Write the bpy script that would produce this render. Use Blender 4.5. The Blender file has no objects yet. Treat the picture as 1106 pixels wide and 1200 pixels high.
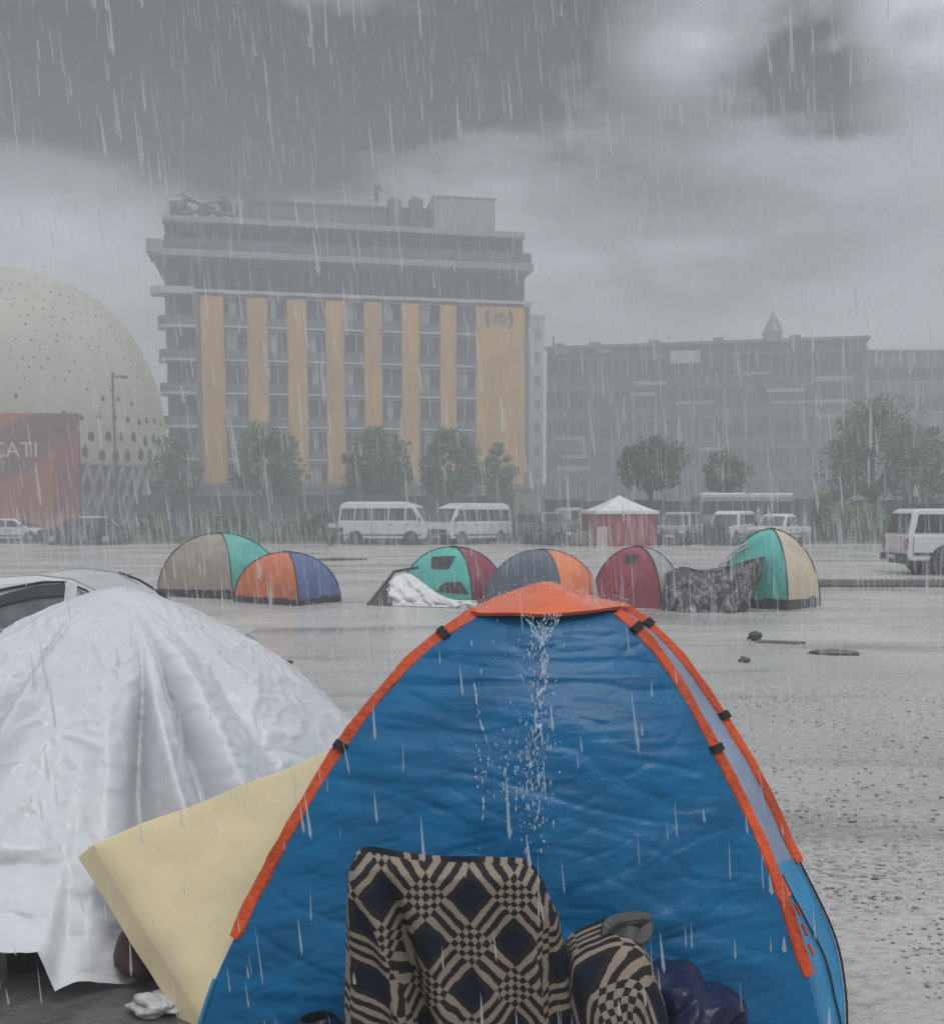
import bpy, bmesh, math, random
from mathutils import Vector, Matrix, noise as mn
R = math.radians
rnd = random.Random(11)
scene = bpy.context.scene
COL = scene.collection

# ------------------------------------------------------------------ camera
F, PW, PH, HZ, CAMZ, PITCH = 1200.0, 1106.0, 1200.0, 600.0, 1.85, R(6)
cd = bpy.data.cameras.new("camera")
cam = bpy.data.objects.new("camera", cd)
COL.objects.link(cam)
cam.location = (0, 0, CAMZ)
cam.rotation_euler = (R(90) - PITCH, 0, 0)
cd.sensor_fit = 'HORIZONTAL'
cd.sensor_width = 36.0
cd.lens = 36.0 * F / PW
cd.shift_y = F * math.tan(PITCH) / PW
cd.clip_start, cd.clip_end = 0.05, 4000
scene.camera = cam
# ------------------------------------------------------------------ render / exposure
scene.render.engine = 'CYCLES'
scene.cycles.use_denoising = True
scene.cycles.max_bounces = 6
scene.cycles.volume_bounces = 1
scene.cycles.transparent_max_bounces = 24
scene.cycles.sample_clamp_indirect = 3.0
scene.view_settings.view_transform = 'Standard'
scene.view_settings.look = 'None'
scene.view_settings.exposure = 0.20
scene.view_settings.gamma = 1.0
# ------------------------------------------------------------------ sky: overcast clouds over a Nishita sky
SUN_EL, SUN_AZ = R(58), R(200)
w = bpy.data.worlds.new("World"); scene.world = w; w.use_nodes = True
nt = w.node_tree; nt.nodes.clear()
def N(nt, t, **kw):
    n = nt.nodes.new(t)
    for k, v in kw.items():
        if k in n.inputs: n.inputs[k].default_value = v
        else: setattr(n, k, v)
    return n
def L(nt, a, b): nt.links.new(a, b)
def math_n(nt, op, a, b=None, clamp=False):
    n = nt.nodes.new('ShaderNodeMath'); n.operation = op; n.use_clamp = clamp
    for i, x in enumerate((a, b)):
        if x is None: continue
        if isinstance(x, (int, float)): n.inputs[i].default_value = x
        else: nt.links.new(x, n.inputs[i])
    return n.outputs[0]
def ramp_n(nt, fac, stops, interp='LINEAR'):
    n = nt.nodes.new('ShaderNodeValToRGB'); n.color_ramp.interpolation = interp
    e = n.color_ramp.elements
    while len(e) < len(stops): e.new(0.5)
    for i, (p, c) in enumerate(stops):
        e[i].position = p; e[i].color = (*c, 1) if len(c) == 3 else c
    if fac is not None: nt.links.new(fac, n.inputs[0])
    return n.outputs[0]
def g(v): return (v, v, v)
sky = N(nt, 'ShaderNodeTexSky', sky_type='NISHITA', sun_disc=False, sun_elevation=SUN_EL, sun_rotation=SUN_AZ)
bg1 = N(nt, 'ShaderNodeBackground', Strength=0.07); L(nt, sky.outputs[0], bg1.inputs[0])
tc = N(nt, 'ShaderNodeTexCoord')
nrm = N(nt, 'ShaderNodeVectorMath', operation='NORMALIZE'); L(nt, tc.outputs['Generated'], nrm.inputs[0])
sep = N(nt, 'ShaderNodeSeparateXYZ'); L(nt, nrm.outputs[0], sep.inputs[0])
# cloud layer: direction projected on a flat layer (x/z, y/z)
zz = math_n(nt, 'MAXIMUM', math_n(nt, 'ADD', sep.outputs[2], 0.16), 0.05)
px = math_n(nt, 'DIVIDE', sep.outputs[0], zz); py = math_n(nt, 'DIVIDE', sep.outputs[1], zz)
cmb = N(nt, 'ShaderNodeCombineXYZ'); L(nt, px, cmb.inputs[0]); L(nt, py, cmb.inputs[1])
n1 = N(nt, 'ShaderNodeTexNoise', Scale=1.15, Detail=7.0, Roughness=0.52, Distortion=0.35); L(nt, cmb.outputs[0], n1.inputs['Vector'])
n2 = N(nt, 'ShaderNodeTexNoise', Scale=3.3, Detail=6.0, Roughness=0.55, Distortion=0.2)
mp = N(nt, 'ShaderNodeMapping'); mp.inputs['Location'].default_value = (4.3, 1.7, 0); L(nt, cmb.outputs[0], mp.inputs[0]); L(nt, mp.outputs[0], n2.inputs['Vector'])
def cam_dir(u, v):
    X = Vector((1, 0, 0)); U = Vector((0, math.sin(PITCH), math.cos(PITCH))); Fw = Vector((0, math.cos(PITCH), -math.sin(PITCH)))
    return X * ((u - PW / 2) / F) + U * (-(v - HZ) / F + math.tan(PITCH)) + Fw
def blob(u, v, inner, outer, nz=0.06):
    """soft cloud mass centred on a compass direction; returns 0..1"""
    d = cam_dir(u, v).normalized()
    vm = N(nt, 'ShaderNodeVectorMath', operation='SUBTRACT'); L(nt, nrm.outputs[0], vm.inputs[0]); vm.inputs[1].default_value = d
    mul = N(nt, 'ShaderNodeVectorMath', operation='MULTIPLY'); L(nt, vm.outputs[0], mul.inputs[0]); mul.inputs[1].default_value = (1, 1, 1.9)
    ln = N(nt, 'ShaderNodeVectorMath', operation='LENGTH'); L(nt, mul.outputs[0], ln.inputs[0])
    dd = math_n(nt, 'ADD', ln.outputs[1], math_n(nt, 'MULTIPLY', math_n(nt, 'SUBTRACT', n2.outputs[0], 0.5), nz * 5))
    mr = N(nt, 'ShaderNodeMapRange', interpolation_type='SMOOTHSTEP'); L(nt, dd, mr.inputs[0])
    mr.inputs[1].default_value = inner; mr.inputs[2].default_value = outer; mr.inputs[3].default_value = 1; mr.inputs[4].default_value = 0
    return mr.outputs[0]
SKY_BASE = 0.335
val = math_n(nt, 'ADD', SKY_BASE, math_n(nt, 'MULTIPLY', math_n(nt, 'SUBTRACT', n1.outputs[0], 0.5), 0.85))
val = math_n(nt, 'ADD', val, math_n(nt, 'MULTIPLY', math_n(nt, 'SUBTRACT', n2.outputs[0], 0.5), 0.22))
for (u, v, i, o, k) in [(130, 90, .10, .34, -.36), (430, 95, .04, .24, -.20), (550, -60, .10, .30, -.16), (640, 40, .0, .2, -.18), (950, 60, .02, .12, -.38), (720, 215, .02, .20, -.12), (560, 330, .0, .25, .05), (900, 350, .0, .25, .06),
                        (850, 270, .0, .18, -.08), (1075, 20, .01, .10, .50), (815, 50, .0, .10, .36), (560, 130, .0, .15, .05), (90, 265, .02, .17, .26), (960, 200, 0, .15, .08)]:
    val = math_n(nt, 'ADD', val, math_n(nt, 'MULTIPLY', blob(u, v, i, o), k))
# an overcast sky is brighter towards the zenith (above the picture)
zb = N(nt, 'ShaderNodeMapRange', interpolation_type='SMOOTHSTEP'); L(nt, sep.outputs[2], zb.inputs[0])
zb.inputs[1].default_value = 0.50; zb.inputs[2].default_value = 0.95; zb.inputs[3].default_value = 0.0; zb.inputs[4].default_value = 0.75
val = math_n(nt, 'MAXIMUM', math_n(nt, 'ADD', val, zb.outputs[0]), 0.03)
tint = N(nt, 'ShaderNodeMix', data_type='RGBA'); tint.blend_type = 'MULTIPLY'; tint.inputs[0].default_value = 1
vc = N(nt, 'ShaderNodeCombineColor'); [L(nt, val, vc.inputs[i]) for i in range(3)]
L(nt, vc.outputs[0], tint.inputs[6]); tint.inputs[7].default_value = (0.958, 0.985, 1.05, 1)
bg2 = N(nt, 'ShaderNodeBackground', Strength=1.0); L(nt, tint.outputs[2], bg2.inputs[0])
mx = N(nt, 'ShaderNodeMixShader'); mx.inputs[0].default_value = 0.93
L(nt, bg1.outputs[0], mx.inputs[1]); L(nt, bg2.outputs[0], mx.inputs[2])
out = N(nt, 'ShaderNodeOutputWorld'); L(nt, mx.outputs[0], out.inputs[0])
# ------------------------------------------------------------------ sun behind the clouds
sd = bpy.data.lights.new("sun", 'SUN'); sd.energy = 1.1; sd.angle = R(25); sd.color = (1.0, 0.98, 0.94)
sun = bpy.data.objects.new("sun", sd); COL.objects.link(sun)
sun.rotation_euler = (R(90) - SUN_EL, 0, R(20)); sun.location = (0, 0, 60)

# ------------------------------------------------------------------ helpers
def P(u, v, D):
    """photo pixel at real distance D (metres ahead) -> point in the place"""
    d = cam_dir(u, v); return Vector((0, 0, CAMZ)) + d * (D / d.y)
def G(u, v, z=0.0):
    d = cam_dir(u, v); return Vector((0, 0, CAMZ)) + d * ((z - CAMZ) / d.z)
def GD(v): return G(PW / 2, v).y
def UX(u, D): return P(u, HZ, D).x

def tag(o, label=None, cat=None, group=None, kind=None):
    if label: o['label'] = label
    if cat: o['category'] = cat
    if group: o['group'] = group
    if kind: o['kind'] = kind
    return o
def empty(name, loc, rz=0.0, label=None, cat=None, group=None):
    o = bpy.data.objects.new(name, None); COL.objects.link(o)
    o.empty_display_size = 0.2
    o.location = loc; o.rotation_euler = (0, 0, rz)
    return tag(o, label, cat, group)
def mat_basis(o): return Matrix.Translation(o.location) @ o.rotation_euler.to_matrix().to_4x4() @ Matrix.Diagonal((*o.scale, 1))

class MB:
    def __init__(s): s.v = []; s.f = []; s.m = []; s.uv = None
    def add(s, vs, fs, m=0):
        b = len(s.v); s.v += [tuple(v) for v in vs]; s.f += [tuple(b + i for i in f) for f in fs]; s.m += [m] * len(fs); return s
    def box(s, x0, x1, y0, y1, z0, z1, m=0):
        if x0 > x1: x0, x1 = x1, x0
        if y0 > y1: y0, y1 = y1, y0
        if z0 > z1: z0, z1 = z1, z0
        return s.hexa([(x0, y0, z0), (x1, y0, z0), (x1, y1, z0), (x0, y1, z0), (x0, y0, z1), (x1, y0, z1), (x1, y1, z1), (x0, y1, z1)], m)
    def hexa(s, p, m=0):
        return s.add(p, [(0, 3, 2, 1), (4, 5, 6, 7), (0, 1, 5, 4), (1, 2, 6, 5), (2, 3, 7, 6), (3, 0, 4, 7)], m)
    def tube(s, pts, r, n=8, m=0, caps=True, flat=None):
        pts = [Vector(p) for p in pts]; k = len(pts)
        rs = r if isinstance(r, (list, tuple)) else [r] * k
        vs = []; prev = None
        for i, p in enumerate(pts):
            t = (pts[min(i + 1, k - 1)] - pts[max(i - 1, 0)])
            if t.length < 1e-9: t = Vector((0, 0, 1))
            t.normalize()
            a = prev if prev is not None else (Vector((0, 0, 1)) if abs(t.z) < .9 else Vector((1, 0, 0)))
            x = a - t * a.dot(t)
            if x.length < 1e-6: x = t.orthogonal()
            x.normalize(); prev = x; y = t.cross(x)
            for j in range(n):
                q = 2 * math.pi * j / n
                vs.append(p + (x * math.cos(q) + y * math.sin(q)) * rs[i])
        fs = [(i * n + j, i * n + (j + 1) % n, (i + 1) * n + (j + 1) % n, (i + 1) * n + j) for i in range(k - 1) for j in range(n)]
        if caps: fs += [tuple(reversed(range(n))), tuple(range((k - 1) * n, k * n))]
        return s.add(vs, fs, m)
    def strip(s, pts, nrm, w, th, m=0):
        """flat band of width w, thickness th along pts; nrm(i) is the outward normal"""
        pts = [Vector(p) for p in pts]; k = len(pts); vs = []
        for i, p in enumerate(pts):
            t = (pts[min(i + 1, k - 1)] - pts[max(i - 1, 0)]).normalized(); nn = Vector(nrm(i)).normalized(); b = t.cross(nn).normalized()
            ww = w[i] if isinstance(w, (list, tuple)) else w
            vs += [p - b * ww / 2 - nn * th / 2, p + b * ww / 2 - nn * th / 2, p + b * ww * .38 + nn * th / 2, p - b * ww * .38 + nn * th / 2]
        fs = [(i * 4 + j, i * 4 + (j + 1) % 4, i * 4 + 4 + (j + 1) % 4, i * 4 + 4 + j) for i in range(k - 1) for j in range(4)]
        fs += [(3, 2, 1, 0), tuple(range((k - 1) * 4, k * 4))]
        return s.add(vs, fs, m)
    def grid(s, fn, nu, nv, m=0, uvfn=None, wrap=False):
        b = len(s.v); s.v += [tuple(fn(i / nu, j / nv)) for j in range(nv + 1) for i in range(nu + 1)]
        for j in range(nv):
            for i in range(nu):
                a = b + j * (nu + 1) + i; s.f.append((a, a + 1, a + nu + 2, a + nu + 1)); s.m.append(m)
        if uvfn:
            if s.uv is None: s.uv = {}
            for j in range(nv + 1):
                for i in range(nu + 1): s.uv[b + j * (nu + 1) + i] = uvfn(i / nu, j / nv)
        return s
    def cyl(s, c, axis, r, h, n=20, m=0, r2=None):
        a = Vector(axis).normalized() * h / 2; c = Vector(c)
        return s.tube([c - a, c + a], [r, r if r2 is None else r2], n, m)
    def ball(s, c, r, sub=2, m=0, sc=(1, 1, 1), jit=0.0, seed=0):
        bm = bmesh.new(); bmesh.ops.create_icosphere(bm, subdivisions=sub, radius=1)
        vs = []
        for v in bm.verts:
            q = v.co.copy()
            if jit: q *= 1 + jit * mn.noise(q * 1.7 + Vector((seed, seed * 2, 0)))
            vs.append(Vector(c) + Vector((q.x * sc[0], q.y * sc[1], q.z * sc[2])) * r)
        fs = [tuple(v.index for v in f.verts) for f in bm.faces]; bm.free()
        return s.add(vs, fs, m)
    def prism(s, prof, y0, y1, m=0, hw=None):
        """side profile [(x,z)] across y; hw(z) gives a half width per height instead"""
        k = len(prof); A = []; B = []
        for x, z in prof:
            a, b_ = (y0, y1) if hw is None else (-hw(z), hw(z))
            A.append((x, a, z)); B.append((x, b_, z))
        fs = [(i, (i + 1) % k, k + (i + 1) % k, k + i) for i in range(k)] + [tuple(reversed(range(k))), tuple(range(k, 2 * k))]
        return s.add(A + B, fs, m)

def obj(name, mb, mats, parent=None, smooth=False, world=False, bevel=0.0, solid=0.0, origin=None, subsurf=0, fixn=True):
    me = bpy.data.meshes.new(name); me.from_pydata(mb.v, [], mb.f)
    if not isinstance(mats, (list, tuple)): mats = [mats]
    for m in mats: me.materials.append(m)
    for p, i in zip(me.polygons, mb.m): p.material_index = min(i, len(mats) - 1)
    if mb.uv:
        ul = me.uv_layers.new(name="UVMap")
        for lp in me.loops: ul.data[lp.index].uv = mb.uv.get(lp.vertex_index, (0, 0))
    me.update()
    if fixn:
        bm = bmesh.new(); bm.from_mesh(me); bmesh.ops.recalc_face_normals(bm, faces=bm.faces); bm.to_mesh(me); bm.free()
    if smooth:
        for p in me.polygons: p.use_smooth = True
    o = bpy.data.objects.new(name, me); COL.objects.link(o)
    if parent:
        if world:
            M = mat_basis(parent)
            if parent.parent: M = mat_basis(parent.parent) @ M
            me.transform(M.inverted())
        o.parent = parent
    elif origin != 'keep':
        xs = [v.co.x for v in me.vertices]; ys = [v.co.y for v in me.vertices]; zs = [v.co.z for v in me.vertices]
        c = Vector(origin) if origin is not None else Vector(((min(xs) + max(xs)) / 2, (min(ys) + max(ys)) / 2, min(zs)))
        me.transform(Matrix.Translation(-c)); o.location = c
    if bevel:
        b = o.modifiers.new('bevel', 'BEVEL'); b.width = bevel; b.segments = 2; b.limit_method = 'ANGLE'; b.angle_limit = R(35)
    if solid:
        b = o.modifiers.new('solid', 'SOLIDIFY'); b.thickness = solid; b.offset = 0
    if subsurf:
        b = o.modifiers.new('sub', 'SUBSURF'); b.levels = b.render_levels = subsurf
    return o
def copy_tree(o, parent=None):
    c = o.copy(); COL.objects.link(c); c.parent = parent
    for ch in [x for x in bpy.data.objects if x.parent == o]: copy_tree(ch, c)
    return c

MATS = {}
def mat(name, col, rough=0.6, var=0.18, scale=3.0, bump=0.0, bscale=20.0, metal=0.0, alpha=1.0, trans=0.0, dirt=0.0, spec=0.5, coat=0.0, stretch=(1, 1, 1), sheen=0.0, col2=None, rvar=0.0):
    m = bpy.data.materials.new(name); m.use_nodes = True; MATS[name] = m
    t = m.node_tree; t.nodes.clear()
    b = N(t, 'ShaderNodeBsdfPrincipled', Roughness=rough, Metallic=metal, Alpha=alpha)
    b.inputs['Transmission Weight'].default_value = trans; b.inputs['Specular IOR Level'].default_value = spec; b.inputs['Coat Weight'].default_value = coat
    b.inputs['Sheen Weight'].default_value = sheen
    o = N(t, 'ShaderNodeOutputMaterial'); L(t, b.outputs[0], o.inputs[0])
    tc = N(t, 'ShaderNodeTexCoord'); mp = N(t, 'ShaderNodeMapping'); mp.inputs['Scale'].default_value = stretch
    L(t, tc.outputs['Object'], mp.inputs[0])
    n = N(t, 'ShaderNodeTexNoise', Scale=scale, Detail=5.0, Roughness=0.6); L(t, mp.outputs[0], n.inputs['Vector'])
    c2 = col2 or tuple(min(1, c * (1 + var)) for c in col); c1 = tuple(c * (1 - var) for c in col)
    r = ramp_n(t, n.outputs[0], [(0.3, c1), (0.7, c2)]); base = r
    if dirt:
        n3 = N(t, 'ShaderNodeTexNoise', Scale=scale * .45, Detail=8.0, Roughness=0.7); L(t, tc.outputs['Object'], n3.inputs['Vector'])
        mr = ramp_n(t, n3.outputs[0], [(0.45, g(0)), (0.7, g(dirt))])
        mm = N(t, 'ShaderNodeMix', data_type='RGBA'); L(t, mr, mm.inputs[0]); L(t, r, mm.inputs[6]); mm.inputs[7].default_value = (0.10, 0.085, 0.065, 1); base = mm.outputs[2]
    L(t, base, b.inputs['Base Color'])
    if rvar:
        rr = N(t, 'ShaderNodeMapRange'); L(t, n.outputs[0], rr.inputs[0]); rr.inputs[1].default_value = .3; rr.inputs[2].default_value = .7
        rr.inputs[3].default_value = rough - rvar; rr.inputs[4].default_value = rough + rvar; L(t, rr.outputs[0], b.inputs['Roughness'])
    if bump:
        n2 = N(t, 'ShaderNodeTexNoise', Scale=bscale, Detail=4.0); L(t, mp.outputs[0], n2.inputs['Vector'])
        bp = N(t, 'ShaderNodeBump', Strength=bump, Distance=0.02); L(t, n2.outputs[0], bp.inputs['Height']); L(t, bp.outputs[0], b.inputs['Normal'])
    return m

# ------------------------------------------------------------------ ground
def ground_mat():
    m = bpy.data.materials.new('flooded_ground'); m.use_nodes = True; t = m.node_tree; t.nodes.clear()
    b = N(t, 'ShaderNodeBsdfPrincipled'); o = N(t, 'ShaderNodeOutputMaterial'); L(t, b.outputs[0], o.inputs[0])
    geo = N(t, 'ShaderNodeNewGeometry'); pos = geo.outputs['Position']
    big = N(t, 'ShaderNodeTexNoise', Scale=0.22, Detail=6.0, Roughness=0.6, Distortion=0.4); L(t, pos, big.inputs['Vector'])
    mpx = N(t, 'ShaderNodeMapping'); mpx.inputs['Scale'].default_value = (0.35, 1.0, 1); L(t, pos, mpx.inputs[0])
    lng = N(t, 'ShaderNodeTexNoise', Scale=0.55, Detail=5.0, Roughness=0.6); L(t, mpx.outputs[0], lng.inputs['Vector'])
    mid = N(t, 'ShaderNodeTexNoise', Scale=5.0, Detail=6.0, Roughness=0.65); L(t, pos, mid.inputs['Vector'])
    col = ramp_n(t, big.outputs[0], [(0.30, (0.43, 0.415, 0.392)), (0.5, (0.51, 0.496, 0.473)), (0.68, (0.59, 0.578, 0.555))])
    # silt and gravel poking through the shallow water
    vo = N(t, 'ShaderNodeTexVoronoi', Scale=15.0, Randomness=1.0); vo.feature = 'F1'
    wv = N(t, 'ShaderNodeVectorMath', operation='ADD'); sc_ = N(t, 'ShaderNodeVectorMath', operation='SCALE'); sc_.inputs['Scale'].default_value = 0.10
    L(t, mid.outputs[1], sc_.inputs[0]); L(t, pos, wv.inputs[0]); L(t, sc_.outputs[0], wv.inputs[1]); L(t, wv.outputs[0], vo.inputs['Vector'])
    dots = math_n(t, 'LESS_THAN', vo.outputs['Distance'], 0.30)
    mpf = N(t, 'ShaderNodeMapping'); mpf.inputs['Scale'].default_value = (.6, 1.0, 1); L(t, pos, mpf.inputs[0])
    fine = N(t, 'ShaderNodeTexNoise', Scale=22.0, Detail=6.0, Roughness=0.72); L(t, mpf.outputs[0], fine.inputs['Vector'])
    patch = ramp_n(t, lng.outputs[0], [(0.42, g(0)), (0.60, g(1))])
    # gravel shows in a patch to the right, a few metres ahead
    sp = N(t, 'ShaderNodeSeparateXYZ'); L(t, pos, sp.inputs[0])
    mr = N(t, 'ShaderNodeMapRange', interpolation_type='SMOOTHSTEP'); L(t, sp.outputs[1], mr.inputs[0])
    mr.inputs[1].default_value = 17.0; mr.inputs[2].default_value = 7.0; mr.inputs[3].default_value = 0; mr.inputs[4].default_value = 1
    fsp = ramp_n(t, fine.outputs[0], [(0.46, g(0)), (0.62, g(1))])
    sil = math_n(t, 'MULTIPLY', math_n(t, 'MULTIPLY', fsp, math_n(t, 'ADD', math_n(t, 'MULTIPLY', patch, 0.62), 0.3)), mr.outputs[0])
    sil = math_n(t, 'MAXIMUM', sil, math_n(t, 'MULTIPLY', math_n(t, 'MULTIPLY', dots, patch), math_n(t, 'MULTIPLY', mr.outputs[0], math_n(t, 'GREATER_THAN', mid.outputs[0], 0.5))))
    # drier dark soil just left of the camera, under the shelters
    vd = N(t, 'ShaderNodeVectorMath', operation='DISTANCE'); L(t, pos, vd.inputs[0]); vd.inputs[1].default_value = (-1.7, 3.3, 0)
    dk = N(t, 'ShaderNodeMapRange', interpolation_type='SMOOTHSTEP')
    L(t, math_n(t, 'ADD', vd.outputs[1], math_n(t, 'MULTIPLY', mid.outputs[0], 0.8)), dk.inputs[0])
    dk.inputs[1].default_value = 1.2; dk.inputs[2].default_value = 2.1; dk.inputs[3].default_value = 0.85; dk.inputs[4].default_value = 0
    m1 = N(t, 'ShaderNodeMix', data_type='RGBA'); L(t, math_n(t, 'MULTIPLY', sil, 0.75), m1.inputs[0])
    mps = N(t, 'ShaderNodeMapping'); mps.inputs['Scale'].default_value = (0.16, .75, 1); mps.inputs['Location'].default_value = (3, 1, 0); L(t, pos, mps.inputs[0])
    pool_refl = N(t, 'ShaderNodeTexNoise', Scale=1.0, Detail=5.0, Roughness=0.55); L(t, mps.outputs[0], pool_refl.inputs['Vector'])  # drawn-out dark reflections of the pools, painted into the ground colour
    m0 = N(t, 'ShaderNodeMix', data_type='RGBA'); m0.blend_type = 'MULTIPLY'; m0.inputs[0].default_value = 1; L(t, col, m0.inputs[6]); L(t, ramp_n(t, pool_refl.outputs[0], [(.36, g(.62)), (.46, g(.95)), (.62, g(1.0))]), m0.inputs[7]); L(t, m0.outputs[2], m1.inputs[6]); m1.inputs[7].default_value = (0.07, 0.067, 0.062, 1)
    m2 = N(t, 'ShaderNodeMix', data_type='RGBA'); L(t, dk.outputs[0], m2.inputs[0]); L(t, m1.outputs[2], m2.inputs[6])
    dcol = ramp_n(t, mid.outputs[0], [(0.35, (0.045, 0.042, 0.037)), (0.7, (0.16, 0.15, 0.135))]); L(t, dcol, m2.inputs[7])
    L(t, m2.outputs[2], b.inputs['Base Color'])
    rg = N(t, 'ShaderNodeMapRange'); L(t, lng.outputs[0], rg.inputs[0]); rg.inputs[1].default_value = .35; rg.inputs[2].default_value = .65; rg.inputs[3].default_value = .07; rg.inputs[4].default_value = .34
    L(t, rg.outputs[0], b.inputs['Roughness']); b.inputs['IOR'].default_value = 1.33
    # rain-pocked surface
    v2 = N(t, 'ShaderNodeTexVoronoi', Scale=9.0); L(t, pos, v2.inputs['Vector'])
    rings = math_n(t, 'SINE', math_n(t, 'MULTIPLY', v2.outputs['Distance'], 42.0))
    rings = math_n(t, 'MULTIPLY', rings, math_n(t, 'SUBTRACT', 0.55, v2.outputs['Distance'], True))
    hgt = math_n(t, 'ADD', math_n(t, 'MULTIPLY', rings, 0.35), math_n(t, 'ADD', math_n(t, 'MULTIPLY', fine.outputs[0], 0.55), math_n(t, 'MULTIPLY', mid.outputs[0], 0.8)))
    bp = N(t, 'ShaderNodeBump', Strength=0.75, Distance=0.022); L(t, hgt, bp.inputs['Height']); L(t, bp.outputs[0], b.inputs['Normal'])
    return m
gm = MB()
def gz(x, y):
    d = math.hypot(x, y)
    return 0.012 * mn.noise(Vector((x * .9, y * .9, 0))) * (1 if d < 40 else 0)
xs = [-380, -200, -90, -45] + [-24 + i * 0.8 for i in range(61)] + [45, 90, 200, 380]
ys = [-60, -25, -8] + [0 + i * 0.8 for i in range(51)] + [46, 54, 64, 80, 110, 180, 300, 600]
gm.v = [(x, y, gz(x, y)) for y in ys for x in xs]
gm.f = [(j * len(xs) + i, j * len(xs) + i + 1, (j + 1) * len(xs) + i + 1, (j + 1) * len(xs) + i) for j in range(len(ys) - 1) for i in range(len(xs) - 1)]
gm.m = [0] * len(gm.f)
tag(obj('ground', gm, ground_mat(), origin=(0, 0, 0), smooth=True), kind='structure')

# ------------------------------------------------------------------ shared materials
M_conc = mat('weathered_concrete', (0.16, 0.165, 0.17), .8, .25, .5, dirt=.3)
M_concl = mat('pale_concrete', (0.30, 0.31, 0.31), .8, .15, .6, dirt=.3)
M_ochre = mat('ochre_cladding', (0.56, 0.325, 0.10), .75, .2, .35, dirt=.28)
M_ochre.node_tree.nodes['Mapping'].inputs['Scale'].default_value = (3.0, 1, .35)
M_conc.node_tree.nodes['Mapping'].inputs['Scale'].default_value = (2.5, 1, .5)
M_win = mat('dark_window_glass', (0.025, 0.032, 0.04), .15, .5, .4, spec=.6)
M_rail = mat('balcony_glass', (0.10, 0.13, 0.15), .2, .3, .5)
M_slab = mat('balcony_slab', (0.42, 0.44, 0.45), .7, .12, .8)
M_metal = mat('grey_metal', (0.13, 0.135, 0.14), .45, .2, 3, metal=.5)
M_dark = mat('dark_rubber', (0.018, 0.018, 0.02), .7, .3, 8)
M_black = mat('black_plastic', (0.02, 0.021, 0.023), .4, .3, 10)
M_chrome = mat('bright_metal', (0.5, 0.5, 0.5), .3, .1, 3, metal=.9)
M_glass = mat('car_glass', (0.03, 0.037, 0.042), .08, .3, 2, spec=.7)
M_red_l = mat('red_lens', (0.30, 0.02, 0.015), .25, .2, 10)
M_amber = mat('clear_lens', (0.55, 0.55, 0.52), .15, .1, 10)
M_bark = mat('bark', (0.075, 0.06, 0.048), .9, .3, 6, bump=.5)

# ------------------------------------------------------------------ hotel
Hrot = R(10.5)
hp = G(235, 600 + F * CAMZ / 100.0)
HO = empty('hotel_building', (hp.x, hp.y, 0), Hrot, 'tall ochre hotel block with grey balconied corner and stepped grey top floors beyond the trees', 'building')
Hi = mat_basis(HO).inverted()
def hf(u, v, yl=0.0):
    """where the view through (u,v) meets the hotel's facade plane -> local (x,z)"""
    o = Hi @ Vector((0, 0, CAMZ)); d = Hi.to_3x3() @ cam_dir(u, v); k = (yl - o.y) / d.y; q = o + d * k; return q.x, q.z
ztop = hf(235, 343)[1]
fh = 38.0 / 12.0
W_ = hf(618, 350)[0]
wm = MB(); wm.box(0, W_ - .35, 0, 15, 0, ztop); wm.box(W_ - .34, W_ + .4, .6, 15, 0, ztop)
obj('wall', wm, [M_conc], HO)
pil = [(235, 262), (289, 313), (336, 359), (381, 403), (426, 447), (470, 491), (515, 534), (557, 614)]
px_ = [(hf(a, 360)[0], hf(b, 360)[0]) for a, b in pil]
for a, b in px_:
    p = MB(); p.box(a, b, -.35, -.01, 0, ztop - .35)
    # joints of the cladding panels
    for k in range(1, 8): p.box(a - .01, b + .01, -.352, -.02, ztop - k * fh - .03, ztop - k * fh + .03, 0)
    obj('pilaster', p, M_ochre, HO)
for i in range(7):
    a, b = px_[i][1], px_[i + 1][0]
    for k in range(6):
        zb_, zt_ = ztop - (k + 1) * fh, ztop - k * fh
        m = MB(); m.box(a + .06, b - .06, -.05, -.012, zb_ + .15, zt_ - .35)
        o_ = obj('window', m, M_win, HO)
        f_ = MB(); mid = (a + b) / 2 + rnd.uniform(-.25, .25)
        f_.box(mid - .05, mid + .05, -.10, -.052, zb_ + .15, zt_ - .35)
        f_.box(a + .02, b - .02, -.11, -.052, zt_ - .35, zt_ - .2)
        if rnd.random() < .6: f_.box(a + .1 + rnd.random() * .4, a + .75 + rnd.random() * .5, -.075, -.053, zb_ + .5, zt_ - .36, 1)
        obj('frame', f_, [M_slab, M_concl], o_)
    for k in range(7):
        z = ztop - k * fh
        s_ = MB(); s_.box(a + .01, b - .01, -.62, -.013, z - .09, z + .09)
        if k: s_.box(a + .03, b - .03, -.6, -.56, z + .09, z + .95, 1)
        obj('balcony', s_, [M_slab, M_rail], HO)
# cornice over the columns
m = MB(); m.box(-.05, W_ + .4, -.45, .1, ztop, ztop + .28); obj('cornice', m, M_slab, HO)
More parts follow.
